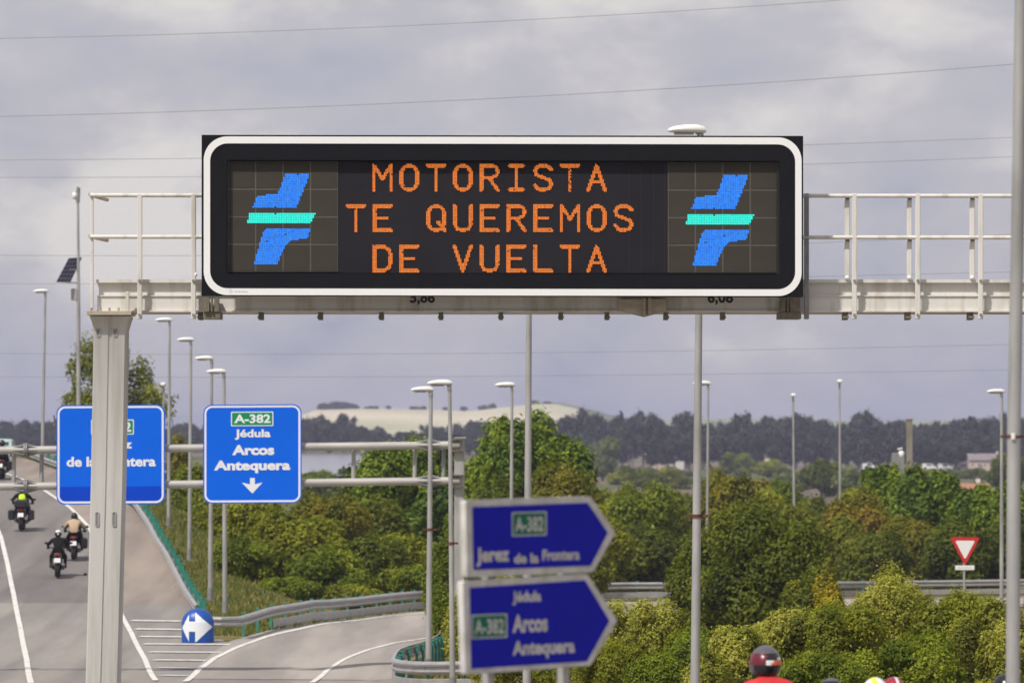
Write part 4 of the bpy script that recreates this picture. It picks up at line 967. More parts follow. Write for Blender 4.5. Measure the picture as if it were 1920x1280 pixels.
for x in (25, 77, 663, 778, 832):
    mb = MB(); a = P(x, yu(x)+5, D)+Vector((0,.25,0)); b = P(x-1, yl(x)-5, D)+Vector((0,.25,0)); mb.tube([a+Vector((0,0,.12)), b-Vector((0,0,.12))], .058, 10); mb.tube([a+Vector((0,0,.02)), a+Vector((0,-.22,.02))], .03, 6); mb.tube([b, b+Vector((0,-.22,0))], .03, 6); mb.build('strut', galv, t)
mb = MB(); X3 = P(-180,0,D).x; mb.cbox((X3, D+.12, (gz(X3,D)+tpp.z)/2), (.27,.25,tpp.z-gz(X3,D)+.2), .02); mb.build('column', galv, t)
blue = mat('sign_blue', (.0005,.125,.76), .6, 0, spec=.12, var=.06, scale=1.2); blued = mat('sign_blue_darker', (.0005,.055,.56), .6, 0, spec=.12, var=.06, scale=1.2)
wsh = mat('sign_white', (.78,.80,.84), .45, 0, var=.04, scale=3); grn = mat('sign_green', (.006,.26,.10), .6, 0, spec=.12, var=.06, scale=3); alu = mat('aluminium_back', (.45,.46,.47), .45, .5)
def lane_sign(x0, y0, x1, y1, label, tl, strip_=None):
    t = thing('lane_sign', label, 'road sign', P((x0+x1)/2, y1, D-.2), 'blue lane signs on the pipe gantry')
    q = lambda dy: (lambda x, y: P(x, y-(x-x0)*.006, D)+Vector((0, -.22-dy, 0)))
    mb = MB(); mb.prism([q(0)(*p) for p in rrect(x0, y0, x1, y1, 16, 8)], (0,.05,0)); pl = mb.build('panel', blue, t, ang=30)
    mb = MB(); mb.ring([q(.004)(*p) for p in rrect(x0+2.2, y0+2.2, x1-2.2, y1-2.2, 14.5, 8)], [q(.004)(*p) for p in rrect(x0+5.8, y0+5.8, x1-5.8, y1-5.8, 11, 8)], (0,.003,0)); mb.build('border', wsh, t, smooth=False)
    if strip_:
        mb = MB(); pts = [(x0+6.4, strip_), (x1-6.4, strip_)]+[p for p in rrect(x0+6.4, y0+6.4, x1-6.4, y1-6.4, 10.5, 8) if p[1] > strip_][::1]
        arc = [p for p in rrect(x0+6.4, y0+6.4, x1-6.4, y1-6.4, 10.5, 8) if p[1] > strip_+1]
        mb.prism([q(.002)(*p) for p in [(x1-6.4, strip_)]+arc+[(x0+6.4, strip_)]], (0,.0015,0)); mb.build('lower_band', blued, t, smooth=False)  # darker blue band laid across the bottom of the sign face
    for body, a, b, c, d, bd in tl: lettering(body, a, b, c, d, q(.009), wsh, t, bd)
    mb = MB()
    for yy in (yu((x0+x1)/2), yl((x0+x1)/2)):
        for xx in (x0+30, x1-30): mb.box(P(xx, yy, D)+Vector((0,-.14,0)), (.06,.09,.3))
    mb.build('bracket', galvd, t)
    return t, q
def road_badge(x0, y0, x1, y1, q, t, tx, slope=0, dz=.0):
    sh = lambda p: (p[0], p[1]+slope*(p[0]-x0))
    mb = MB(); mb.prism([q(.004+dz)(*sh(p)) for p in rrect(x0, y0, x1, y1, 1.5, 3)], (0,.002,0)); pl = mb.build('road_number_plate', wsh, t, smooth=False)
    mb = MB(); mb.prism([q(.007+dz)(*sh(p)) for p in rrect(x0+1.8, y0+1.8, x1-1.8, y1-1.8, 1, 3)], (0,.002,0)); mb.build('green_field', grn, pl, smooth=False)
    lettering('A-382', tx[0], tx[1], tx[2], tx[3], q(.0095+dz), wsh, pl, .03, slope)
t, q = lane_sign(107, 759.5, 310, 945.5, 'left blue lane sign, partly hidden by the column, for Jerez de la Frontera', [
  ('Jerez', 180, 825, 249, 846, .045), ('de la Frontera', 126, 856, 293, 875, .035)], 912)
road_badge(172, 787, 252, 815, q, t, (178, 791.5, 247, 810))
t, q = lane_sign(382, 758.5, 566, 943.5, 'right blue lane sign for Antequera with a white down arrow', [
  ('Jédula', 441, 805, 508, 824.5, .035), ('Arcos', 436, 834, 515, 853.5, .045), ('Antequera', 402, 863, 545, 887, .045)])
road_badge(434, 772, 513, 799, q, t, (440, 777, 508, 793.5))
mb = MB(); mb.prism([q(.006)(*p) for p in [(469.5,896),(478.5,896),(478.5,908),(493,904.5),(474,925),(454,904.5),(469.5,908)]], (0,.003,0)); mb.build('down_arrow', wsh, t, smooth=False)
# ---- blurred arrow signs close by
D = 38.0; s = D/F
al = math.radians(57); O_ = P(875, 1000, D); U = Vector((math.cos(al), math.sin(al), 0)); Nf = Vector((math.sin(al), -math.cos(al), 0))
def plane_pt(px, py, dn):
    d = Vector(((px-960)/F, 1, (HZ-py)/F)); o = Vector((0,0,CZ)); q = O_+Nf*dn
    k = (q-o).dot(Nf)/d.dot(Nf); return o+d*k
abl = mat('old_sign_blue', (.004,.0065,.40), .6, 0, spec=.10, var=.12, scale=5); awh = mat('old_sign_white', (.64,.62,.60), .65, 0, spec=.15, col2=(.46,.44,.40), scale=7); agr = mat('old_sign_green', (.006,.15,.085), .6, 0, spec=.12, var=.15, scale=8)
def arrow_sign(outer, inner, label, tl, badge):
    t = thing('arrow_sign', label, 'direction sign', plane_pt(960, outer[-1][1], 0), 'blue arrow-shaped direction signs')
    q = lambda dn: (lambda x, y: plane_pt(x, y, dn))
    def rounded(pts, r=5):
        o = []; n = len(pts)
        for i in range(n):
            a, b, c = Vector(pts[i-1]), Vector(pts[i]), Vector(pts[(i+1)%n]); u = (a-b).normalized()*r; w = (c-b).normalized()*r
            for k in range(5): tt = k/4; o.append(tuple((b+u)*(1-tt)**2+b*2*tt*(1-tt)+(b+w)*tt**2))
        return o
    mb = MB(); mb.prism([q(0)(*p) for p in rounded(outer)], -Nf*.045); mb.build('panel', awh, t, ang=30)
    mb = MB(); mb.prism([q(.003)(*p) for p in rounded(inner, 2)], -Nf*.002); mb.build('blue_face', abl, t, smooth=False)
    for body, a, b, c, d, sl in tl: lettering(body, a, b, c, d, q(.0055), awh, t, .04, sl)
    x0, y0, x1, y1, sl = badge; sh = lambda p: (p[0], p[1]+sl*(p[0]-x0))
    mb = MB(); mb.prism([q(.005)(*sh(p)) for p in rrect(x0, y0, x1, y1, 2, 3)], -Nf*.0015); pl = mb.build('road_number_plate', awh, t, smooth=False)
    mb = MB(); mb.prism([q(.0065)(*sh(p)) for p in rrect(x0+2.5, y0+2.5, x1-2.5, y1-2.5, 2, 3)], -Nf*.0012); mb.build('green_field', agr, pl, smooth=False)
    lettering('A-382', x0+6, y0+9, x1-6, y1-8, q(.0078), awh, pl, .02, sl)
    return t
arrow_sign([(873,938),(1107,930),(1154,998),(1112,1072),(876,1082)], [(886,950),(1102,942),(1140,998),(1108,1060),(888,1068)],
  'upper blurred blue arrow sign for Jerez de la Frontera', [('Jerez', 893, 1026, 955, 1062, -.035), ('de la', 964, 1037, 1010, 1056, -.03), ('Frontera', 1017, 1030, 1087, 1051, -.03)], (960,960,1025,1005,-.03))
arrow_sign([(868,1089),(1101,1075),(1158,1163),(1107,1247),(873,1264)], [(881,1101),(1097,1087),(1143,1163),(1101,1239),(884,1253)],
  'lower blurred blue arrow sign for Arcos and Antequera', [('Jédula', 961, 1108, 1015, 1134, -.03), ('Arcos', 961, 1152, 1027, 1186, -.04), ('Antequera', 961, 1201, 1078, 1236, -.045)], (884,1152,951,1197,-.04))
t = thing('sign_posts', 'pair of grey posts carrying the two blue arrow signs', 'sign posts', plane_pt(980, 1640, -.1))
for x in (915, 1056):
    a = plane_pt(x, 945 if x < 1000 else 938, -.085); g = gz(a.x, a.y); mb = MB(); mb.box(((a.x, a.y, (a.z+g)/2-.1)), (.075,.05,a.z-g+.2), Matrix.Rotation(al, 3, 'Z')); mb.build('post', galv, t)
mb = MB()
for y in (965,1050,1115,1220): a = plane_pt(985, y, -.06); mb.box(a, (.6*1.9,.03,.05), Matrix.Rotation(al, 3, 'Z'))
mb.build('bracket', galvd, t)
# ---- guardrails
WP = [(0,.755),(.04,.75),(.08,.725),(.10,.685),(.09,.65),(.012,.615),(.012,.575),(.09,.545),(.10,.51),(.08,.47),(.04,.445),(0,.435)]
def guardrail(pts, label, side=1, post_step=2.0, post_m=teal, low=True, low_h=(.345,.06), hs=1.0, end=None, back=False, poff=.02, ptop=.70, psz=(.10,.07), rz_=0.0):
    H = [Vector(p[:2]) for p in pts]; q = []
    L_ = [0]
    for a, b in zip(H[:-1], H[1:]): L_.append(L_[-1]+(b-a).length)
    def at(d):
        for i in range(len(H)-1):
            if d <= L_[i+1] or i == len(H)-2:
                u = (d-L_[i])/(L_[i+1]-L_[i]); a = H[max(i-1,0)]; b = H[i]; c = H[i+1]; e_ = H[min(i+2, len(H)-1)]
                if i > 0 and i < len(H)-2: v = .5*((2*b)+(c-a)*u+(2*a-5*b+4*c-e_)*u*u+(3*b-a-3*c+e_)*u**3); return v
                return b.lerp(c, u)
    tot = L_[-1]; t = thing('guardrail', label, 'guardrail', gpt(H[0].x, H[0].y))
    def frame(d):
        p = at(d); tg = (at(min(d+.3, tot))-at(max(d-.3, 0))).normalized(); n = Vector((tg.y, -tg.x))*side; return p, tg, n
    def sweep(prof, d0, d1, thick=.012):
        ns = max(2, int((d1-d0)/.8)+1); vs = []; m = len(prof)*2
        for i in range(ns+1):
            p, tg, n = frame(d0+(d1-d0)*i/ns); g = gz(p.x, p.y)
            for a, z in prof: vs.append((p.x+n.x*(a+.06), p.y+n.y*(a+.06), g+z*hs+rz_))
            for a, z in prof[::-1]: vs.append((p.x+n.x*(a+.06-thick), p.y+n.y*(a+.06-thick), g+z*hs+rz_))
        fs = [(i*m+k, i*m+(k+1)%m, (i+1)*m+(k+1)%m, (i+1)*m+k) for i in range(ns) for k in range(m)]+[tuple(range(m)), tuple(range((ns+1)*m-1, ns*m-1, -1))]
        return MB().add(vs, fs)
    n = max(1, round(tot/4)); st = tot/n
    for i in range(n):
        sweep(WP, i*st, (i+1)*st+.02).build('rail_panel', rail_m, t)
        if low and i*st >= (low if low is not True else 0)-.01: sweep([(0,low_h[0]),(.02,low_h[0]-.02),(.02,low_h[1]+.02),(0,low_h[1])], i*st, (i+1)*st+.01).build('lower_rail', rail_m if not back else teal, t)
    k = int(tot/post_step)
    for i in range(k+1):
        p, tg, nn_ = frame(min(tot, i*post_step+.2)); g = gz(p.x, p.y); R_ = Matrix.Rotation(math.atan2(tg.y, tg.x), 3, 'Z')
        mb = MB(); mb.box((p.x-nn_.x*poff, p.y-nn_.y*poff, g+ptop/2-.05), (*psz,ptop+.1), R_); mb.box((p.x-nn_.x*poff, p.y-nn_.y*poff, g+ptop+.01), (psz[0]+.03,psz[1]+.03,.04), R_)
        o = mb.build('post', post_m, t, smooth=False)
        mb = MB(); mb.box((p.x+nn_.x*.03, p.y+nn_.y*.03, g+.60*hs), (.08,.06,.16), R_); mb.build('spacer', galvd, o, smooth=False)
    return t
gl = [hit(*p, D0=160) for p in ((374,1158),(354,1128),(322,1066),(300,1030),(284,1000),(268,975),(250,951),(225,932),(190,914),(130,890),(88,875),(48,861))]
guardrail(gl, 'long guardrail climbing the left road, with green posts behind', side=-1, low=False, post_step=3.2, hs=.78, rz_=-.16, poff=.14, ptop=.60, psz=(.12,.14))
go = [hit(x, y-1, D0=150, D1=290) for x, y in ((374,1201),(405,1202),(438,1203),(470,1194),(505,1183),(560,1173),(640,1163),(720,1153),(800,1145),(880,1140),(980,1135),(1130,1126),(1300,1124),(1500,1122),(1700,1119),(1990,1115))]
guardrail(go, 'double guardrail along the outside of the curved exit ramp', side=1, low=4.0, post_step=2.6, hs=.98, ptop=.76)
gi = [hit(x, y, D0=135, D1=290) for x, y in ((900,1202),(868,1214),(846,1226),(826,1240),(806,1252),(785,1260),(765,1266),(750,1275))]+[(-2.86,141.5),(-2.75,139),(-2.45,136.5),(-1.9,134.8),(-.9,133.5)]
guardrail(gi, 'tightly curved guardrail at the inside of the exit ramp, lower centre', side=1, low=True, post_step=1.5)
# ---- gore bollard
X, D = hit(371, 1207, D0=150); t = thing('gore_bollard', 'blue rounded bollard sign with white arrows where the roads split', 'traffic bollard', gpt(X, D))
g = gz(X, D); Rb = 30.5*D/F; Hb = 67*D/F; bb = mat('bollard_blue', (.006,.075,.36), .4, 0, var=.2, scale=4)
def bol(ang, z, r): # surface, angle 0 faces the camera; domed outline
    return Vector((X+math.sin(ang)*r, D-math.cos(ang)*r*.75, g+z))
mb = MB(); n = 64; vs = []; prof_ = [(0,1),(.62,1),(.74,.93),(.85,.78),(.93,.58),(.98,.32),(1,.05)]
for z, r in prof_:
    for k in range(n): vs.append(bol(2*math.pi*k/n, z*Hb, r*Rb))
m = len(prof_); mb.add(vs, [(i*n+k, i*n+(k+1)%n, (i+1)*n+(k+1)%n, (i+1)*n+k) for i in range(m-1) for k in range(n)]+[tuple(range(n)), tuple(range(m*n-1, (m-1)*n-1, -1))]); mb.build('shell', bb, t, ang=60)
def rad(z): return np.interp(z, [a for a, b in prof_], [b for a, b in prof_])*Rb
def surf(px, py, e_=.012):
    x = (px-371)*D/F; z = (1207-py)*D/F; r = max(rad(z/Hb), abs(x)*1.01)+e_; a = math.asin(max(-.999, min(.999, x/r))); return bol(a, z, r)
def decal(poly, m, name):
    st = .7; vs = []; fs = []
    for a in np.arange(340, 402, st):
        for b in np.arange(1143, 1208, st):
            if inside(a+st/2, b+st/2, poly):
                n_ = len(vs); vs += [tuple(surf(a, b)), tuple(surf(a, b+st)), tuple(surf(a+st, b+st)), tuple(surf(a+st, b))]; fs.append((n_, n_+1, n_+2, n_+3))
    me = bpy.data.meshes.new(name); me.from_pydata(vs, [], fs); bm = bmesh.new(); bm.from_mesh(me); bmesh.ops.remove_doubles(bm, verts=bm.verts, dist=.0005); bm.to_mesh(me); bm.free(); me.materials.append(m); return link(name, me, t)
decal([(367,1147),(399,1174),(367,1204),(367,1183),(355.5,1183),(355.5,1202),(342,1176),(355.5,1151),(355.5,1164),(367,1164)], wsh, 'white_arrow')
# ---- yield sign
X, D = (1808-960)*205/F, 205.0; g = gz(X, D); t = thing('yield_sign', 'red-bordered white yield triangle beyond the lower right shrubs', 'road sign', (X, D, g))
redm = mat('sign_red', (.55,.02,.015), .45, 0, var=.1, scale=5)
mb = MB(); mb.tube([(X,D+.05,g-.2),(X,D+.05,P(0,1010,D).z)], .04, 10); mb.build('post', galv, t)
def tri(k, dy): 
    c = (1809.5, 1025.5); return [P(c[0]+(x-c[0])*k, c[1]+(y-c[1])*k, D)+Vector((0,dy,0)) for x, y in ((1782.5,1009),(1786,1006.5),(1833,1006.5),(1836.5,1009),(1811.5,1056.5),(1807.5,1056.5))]
mb = MB(); mb.prism(tri(1, 0), (0,.02,0)); mb.build('red_border', redm, t, smooth=False)
mb = MB(); mb.prism(tri(.66, -.005), (0,.004,0)); mb.build('white_field', white, t, smooth=False)
mb = MB(); a = P(1809, 1063.5, D); mb.box((a.x, D, a.z), (36*D/F,.02,8.5*D/F)); sp = mb.build('supplementary_plate', white, t)
for k in range(5): mb = MB(); mb.box((a.x-.2+k*.1, D-.013, a.z), (.055,.004,.03)); mb.build('printed_mark', mat('grey_print', (.5,.5,.5), .6), sp)
# small red-edged sign between the lane signs
X, D = hit(311, 905, D0=230); X = (312-960)*D/F; t = thing('round_sign', 'tiny red-edged round sign by the road between the lane signs', 'road sign', gpt(X, D))
c = P(312, 886, D); mb = MB(); mb.tube([(X,D,gz(X,D)), (X,D,c.z)], .03, 8); mb.build('post', galv, t)
mb = MB(); mb.tube([c+Vector((0,-.04,0)), c+Vector((0,-.06,0))], .27, 24); mb.build('red_border', redm, t); mb = MB(); mb.tube([c+Vector((0,-.061,0)), c+Vector((0,-.066,0))], .18, 24); mb.build('white_field', white, t)
# ---- distant buildings and vehicles
wallp = mat('pink_wall', (.62,.48,.44), .85, 0, var=.15, scale=.6); wallw = mat('white_wall', (.72,.70,.66), .85, 0, var=.12, scale=.6); tile = mat('clay_tile_roof', (.46,.20,.12), .8, 0, var=.35, scale=3, bump=.2); troof = mat('grey_roof', (.26,.22,.23), .85, 0, var=.25, scale=1); wind = mat('window_glass', (.04,.05,.06), .15)
def house(x0, x1, yr, ye, yb, D, label, wm, rm, nwin=4, depth=8, ov=.4):
    a = P(x0, yb, D); b = P(x1, ye, D); c = P(0, yr, D).z; cxm = (a.x+b.x)/2; g = min(a.z, gz(cxm, D))
    t = thing('house', label, 'house', (cxm, D+depth/2, g)); w = b.x-a.x
    mb = MB(); mb.box((cxm, D+depth/2, (g+b.z)/2), (w, depth, b.z-g)); mb.prism([(a.x+.01, D+.05, b.z), (a.x+.01, D+depth-.05, b.z), (a.x+.01, D+depth/2, c-.1)], (w-.02,0,0)); mb.build('wall', wm, t, smooth=False)
    e_ = ov; dz = (c-b.z)*e_/(depth/2)
    for sg in (0, 1):
        y0 = D-e_ if sg == 0 else D+depth+e_; mb = MB(); mb.prism([(a.x-e_, y0, b.z-dz), (b.x+e_, y0, b.z-dz), (b.x+e_, D+depth/2, c), (a.x-e_, D+depth/2, c)], (0,0,.18)); mb.build('roof', rm, t, smooth=False)
    for i in range(nwin):
        x = a.x+w*(i+.5)/nwin; mb = MB(); mb.box((x, D-.02, g+(b.z-g)*.55), (w*.28/nwin, .12, (b.z-g)*.3)); f = mb.build('window', wallw, t); mb = MB(); mb.box((x, D-.085, g+(b.z-g)*.55), (w*.22/nwin, .03, (b.z-g)*.24)); mb.build('pane', wind, f)
    mb = MB(); mb.box((a.x+w*.3, D-.02, g+(b.z-g)*.3), (w*.1, .1, (b.z-g)*.6)); mb.build('door', troof, t)
    mb = MB(); mb.box((a.x+w*.8, D+depth/2, c+.2), (.6,.6,1.2)); mb.build('chimney', wm, t)
    return t
house(1818, 1886, 851, 862, 882, 1560, 'long pink farmhouse with grey roof in front of the far treeline', wallp, troof, 6, 9)
house(1783, 1852, 908, 917, 936, 800, 'low house with an orange tiled roof behind the right-hand pines', wallw, tile, 3, 8)
house(1224, 1250, 840, 846, 857, 1590, 'small reddish house left of the middle lamp post near the treeline', wallp, tile, 2, 7)
house(1256, 1282, 838, 843, 856, 1600, 'white house with a clay roof beside the small reddish house', wallw, tile, 3, 7)
house(1434, 1447, 850, 854, 862, 1570, 'small white house left of its wider neighbour near the treeline', wallw, tile, 1, 6)
house(1450, 1468, 853, 857, 864, 1575, 'wider white house right of the small one near the treeline', wallw, troof, 2, 6)
house(1572, 1584, 848, 852, 858, 1600, 'tiny hut with a pink roof beside the taller end-on lamp', wallw, tile, 1, 5)
mb = MB(); Dv = 1480
def van(px, yb, D, label, m, proto=[None]):
    if proto[0] is None:
        t = thing('parked_van', label, 'van', (0,0,0), 'white vehicles parked on the plain')
        b = MB(); b.prism([(-1.9,-.85,.35),(1.9,-.85,.35),(1.9,-.85,.95),(1.25,-.85,1.15),(.8,-.85,1.85),(-1.9,-.85,1.9)], (0,1.7,0)); b.build('body', m, t, smooth=False)
        b = MB(); b.box((.0,-.86,1.45), (1.5,.03,.45)); b.build('window', wind, t)
        for x in (-1.2, 1.2): b = MB(); b.tube([(x,-.88,.35),(x,.88,.35)], .34, 14); b.build('wheel', rubber, t)
        proto[0] = t
    else: t = copy_tree(proto[0], (0,0,0), 0, label)
    X = (px-960)*D/F; t.location = (X, D, gz(X, D)); return t
for i, (x, y, lab) in enumerate(((1630,877,'white van parked left of the concrete mast on the plain'),(1742,877,'white van right of the concrete mast, leftmost of three'),(1772,877,'white van in the middle of three right of the concrete mast'),(1806,878,'white van nearest the farmhouse'))): van(x, y, 1560+i*4, lab, white)
# palm
X, D = (1776-960)*820/F, 820; g = gz(X, D); t = thing('palm_tree', 'small palm with a dark head left of the orange roofed house', 'palm tree', (X, D, g))
tz = CZ+(HZ-893)*D/F; mb = MB(); mb.tube([(X,D,g-.2),(X+.1,D,(g+tz)/2),(X,D,tz)], [.35,.28,.3], 8); mb.build('trunk', bark, t)
mb = MB(); R_ = random.Random(3)
for k in range(46):
    a = R_.uniform(0, 6.28); el = R_.uniform(-.4, 1.3); L1 = 1.9; pts = []
    for u in (0, .35, .7, 1): pts.append(Vector((X+math.cos(a)*L1*u*math.cos(el), D+math.sin(a)*L1*u*math.cos(el), tz+math.sin(el)*L1*u-1.0*u*u)))
    sd_ = Vector((-math.sin(a), math.cos(a), 0))*.16
    for i in range(3): mb.add([pts[i]-sd_*(1-.3*i), pts[i+1]-sd_*(.7-.3*i), pts[i+1]+sd_*(.7-.3*i), pts[i]+sd_*(1-.3*i)], [(0,1,2,3)])
mb.build('crown', LEAF['D'], t)
# ---- vehicle at the crest
D = 286; X = (2-960)*D/F; t = thing('car', 'pale teal car just visible at the left edge beyond the crest', 'car', (X, D, gz(X-0, D)), None)
tealp = mat('car_paint', (.42,.55,.52), .25, .1); z0 = P(0,822,D).z-1.52; x0, x1 = X-1.0, X+.88
mb = MB(); mb.loft([((X-.1,D-2.1,z0+.72),.80,.30),((X-.1,D-1.9,z0+.75),.88,.42),((X-.1,D,z0+.78),.90,.45),((X-.1,D+1.9,z0+.72),.86,.38),((X-.1,D+2.2,z0+.65),.75,.25)], 16, 5)
mb.loft([((X-.1,D-1.5,z0+1.05),.80,.12),((X-.1,D-1.1,z0+1.22),.74,.28),((X-.1,D+.4,z0+1.24),.73,.28),((X-.1,D+1.1,z0+1.0),.80,.08)], 16, 5); mb.build('body', tealp, t)
mb = MB(); mb.box((X-.1,D-1.36,z0+1.23), (1.22,.1,.30), Matrix.Rotation(-.9, 3, 'X')); mb.build('rear_window', wind, t)
for sx in (-.78, .58): mb = MB(); mb.wheel((X+sx, D-1.3, z0+.3), .31, .2); mb.wheel((X+sx, D+1.35, z0+.3), .31, .2); mb.build('wheels', rubber, t)
for sx in (-.78, .58): mb = MB(); mb.box((X+sx, D-2.02, z0+.9), (.14,.1,.22)); mb.build('tail_light', redm, t)
t.location = t.location
# small object on the road
X, D = hit(160, 1081, D0=150); mb = MB(); mb.sph((X, D, gz(X, D)+.09), (.07,.09,.06), 8, 6); tag(mb.build('stone', blackf), 'small dark lump lying on the asphalt right of the nearest motorcycle', 'stone')
# ================================================================ MOTORCYCLES AND RIDERS
def skin(name, joints, bones, mats, assign=None, sub=2):
    me = bpy.data.meshes.new(name); ks = list(joints); ix = {k: i for i, k in enumerate(ks)}
    me.from_pydata([joints[k][0] for k in ks], [(ix[a], ix[b]) for a, b in bones], [])
    ob = bpy.data.objects.new(name, me); C.objects.link(ob); md = ob.modifiers.new('s', 'SKIN'); md.use_smooth_shade = True
    for k in ks:
        r = joints[k][1]; r = r if hasattr(r, '__len__') else (r, r); me.skin_vertices[0].data[ix[k]].radius = r
    me.skin_vertices[0].data[0].use_root = True
    sb = ob.modifiers.new('u', 'SUBSURF'); sb.levels = sub; sb.render_levels = sub
    bpy.context.view_layer.update()
    m2 = bpy.data.meshes.new_from_object(ob.evaluated_get(bpy.context.evaluated_depsgraph_get())); bpy.data.objects.remove(ob)
    m2.materials.clear()
    for m in mats: m2.materials.append(m)
    if assign:
        for p in m2.polygons: p.material_index = assign(p.center)
    m2.polygons.foreach_set('use_smooth', [True]*len(m2.polygons)); return m2
skinm = mat('face_skin', (.42,.25,.18), .6); glassd = mat('visor', (.01,.01,.015), .08, 0, spec=.8); plate = mat('number_plate', (.75,.75,.76), .5); lampr = mat('tail_lamp', (.45,.01,.02), .2)
def motorcycle(label, paint, touring, loc, rz, group, scl=1.0, case=False):
    t = thing('motorcycle', label, 'motorcycle', (0,0,0), group)
    mb = MB(); mb.wheel((0,-.70,.31), .31, .19); w = mb.build('rear_tyre', rubber, t); mb = MB(); mb.tube([(-.05,-.70,.31),(.05,-.70,.31)], .22, 20); mb.build('rim', chrome, w)
    mb = MB(); mb.wheel((0,.74,.30), .30, .12); w = mb.build('front_tyre', rubber, t); mb = MB(); mb.tube([(-.03,.74,.30),(.03,.74,.30)], .21, 20); mb.build('rim', chrome, w)
    mb = MB(); mb.cbox((0,.05,.42), (.34,.50,.38), .06); mb.tube([(-.22,.1,.36),(.22,.1,.36)], .11, 14); mb.build('engine', chrome, t)
    mb = MB(); k = 1.15 if touring else .9
    mb.loft([((0,-.98,.78),.06,.04),((0,-.85,.80),.11*k,.08),((0,-.55,.74),.15*k,.10),((0,-.2,.68),.14,.10),((0,.02,.78),.17,.14),((0,.30,.84),.19,.16),((0,.48,.80),.15,.16)], 16); mb.build('tail_and_tank', paint, t)
    mb = MB(); mb.loft([((0,.42,.80),.24*k,.24),((0,.62,.85),.25*k,.22),((0,.80,.80),.16,.15),((0,.88,.76),.07,.07)], 16); mb.build('fairing', paint, t)
    mb = MB(); mb.cbox((0,-.32,.80), (.30,.66,.09), .03); mb.build('seat', blackf, t)
    mb = MB(); mb.tube([(-.12,-.70,.31),(-.11,-.2,.40)], .035, 8); mb.tube([(.12,-.70,.31),(.11,-.2,.40)], .035, 8); mb.tube([(-.12,-.70,.31),(.12,-.70,.31)], .022, 8); mb.build('swingarm', black, t)
    mb = MB(); mb.tube([(-.10,.74,.30),(-.10,.50,.92)], .028, 8); mb.tube([(.10,.74,.30),(.10,.50,.92)], .028, 8); mb.build('fork', chrome, t)
    mb = MB(); mb.tube([(-.40,.30,1.00),(-.30,.40,1.02),(0,.46,.98),(.30,.40,1.02),(.40,.30,1.00)], .017, 8); mb.build('handlebar', black, t)
    for sx in (-1, 1):
        mb = MB(); mb.tube([(sx*.28,.40,1.02),(sx*.40,.44,1.15)], .010, 6); mb.sph((sx*.43,.44,1.18), (.075,.025,.045), 12, 8); mb.build('mirror', black, t)
        mb = MB(); mb.tube([(sx*.17,-.05,.36),(sx*.19,-.45,.36),(sx*.20,-.88,.46)], [.03,.05,.055], 12); mb.build('exhaust', chrome if sx > 0 else black, t)
        mb = MB(); mb.tube([(sx*.14,-.08,.34),(sx*.30,-.08,.34)], .015, 6); mb.build('footpeg', black, t)
    if touring:
        for sx in (-1, 1):
            mb = MB(); mb.cbox((sx*.38,-.62,.60), (.24,.54,.40), .05); pn_ = mb.build('pannier', paint, t); mb = MB(); mb.sph((sx*.40,-.865,.70), (.018,.012,.018), 8, 6); mb.build('turn_signal', lampr, pn_)
        mb = MB(); mb.prism([(-.22,.66,1.0),(.22,.66,1.0),(.20,.52,1.30),(0,.50,1.35),(-.20,.52,1.30)], (0,.012,0)); mb.build('windscreen', mat('windscreen', (.05,.055,.06), .1), t, smooth=False)
    if case:
        mb = MB(); mb.cbox((0,-.92,1.02), (.50,.36,.34), .07); mb.build('top_case', paint, t)
    mb = MB(); mb.tube([(0,-.88,.74),(0,-1.02,.56)], .035, 6); mb.build('mudguard', black, t)
    mb = MB(); mb.box((0,-1.045,.60), (.22,.012,.16), Matrix.Rotation(-.25, 3, 'X')); mb.build('number_plate', plate, t)
    mb = MB(); mb.cbox((0,-1.0,.80), (.14,.06,.07), .015); mb.build('tail_light', lampr, t)
    t.location = loc; t.rotation_euler = (0, 0, rz); t.scale = (scl, scl, scl); return t
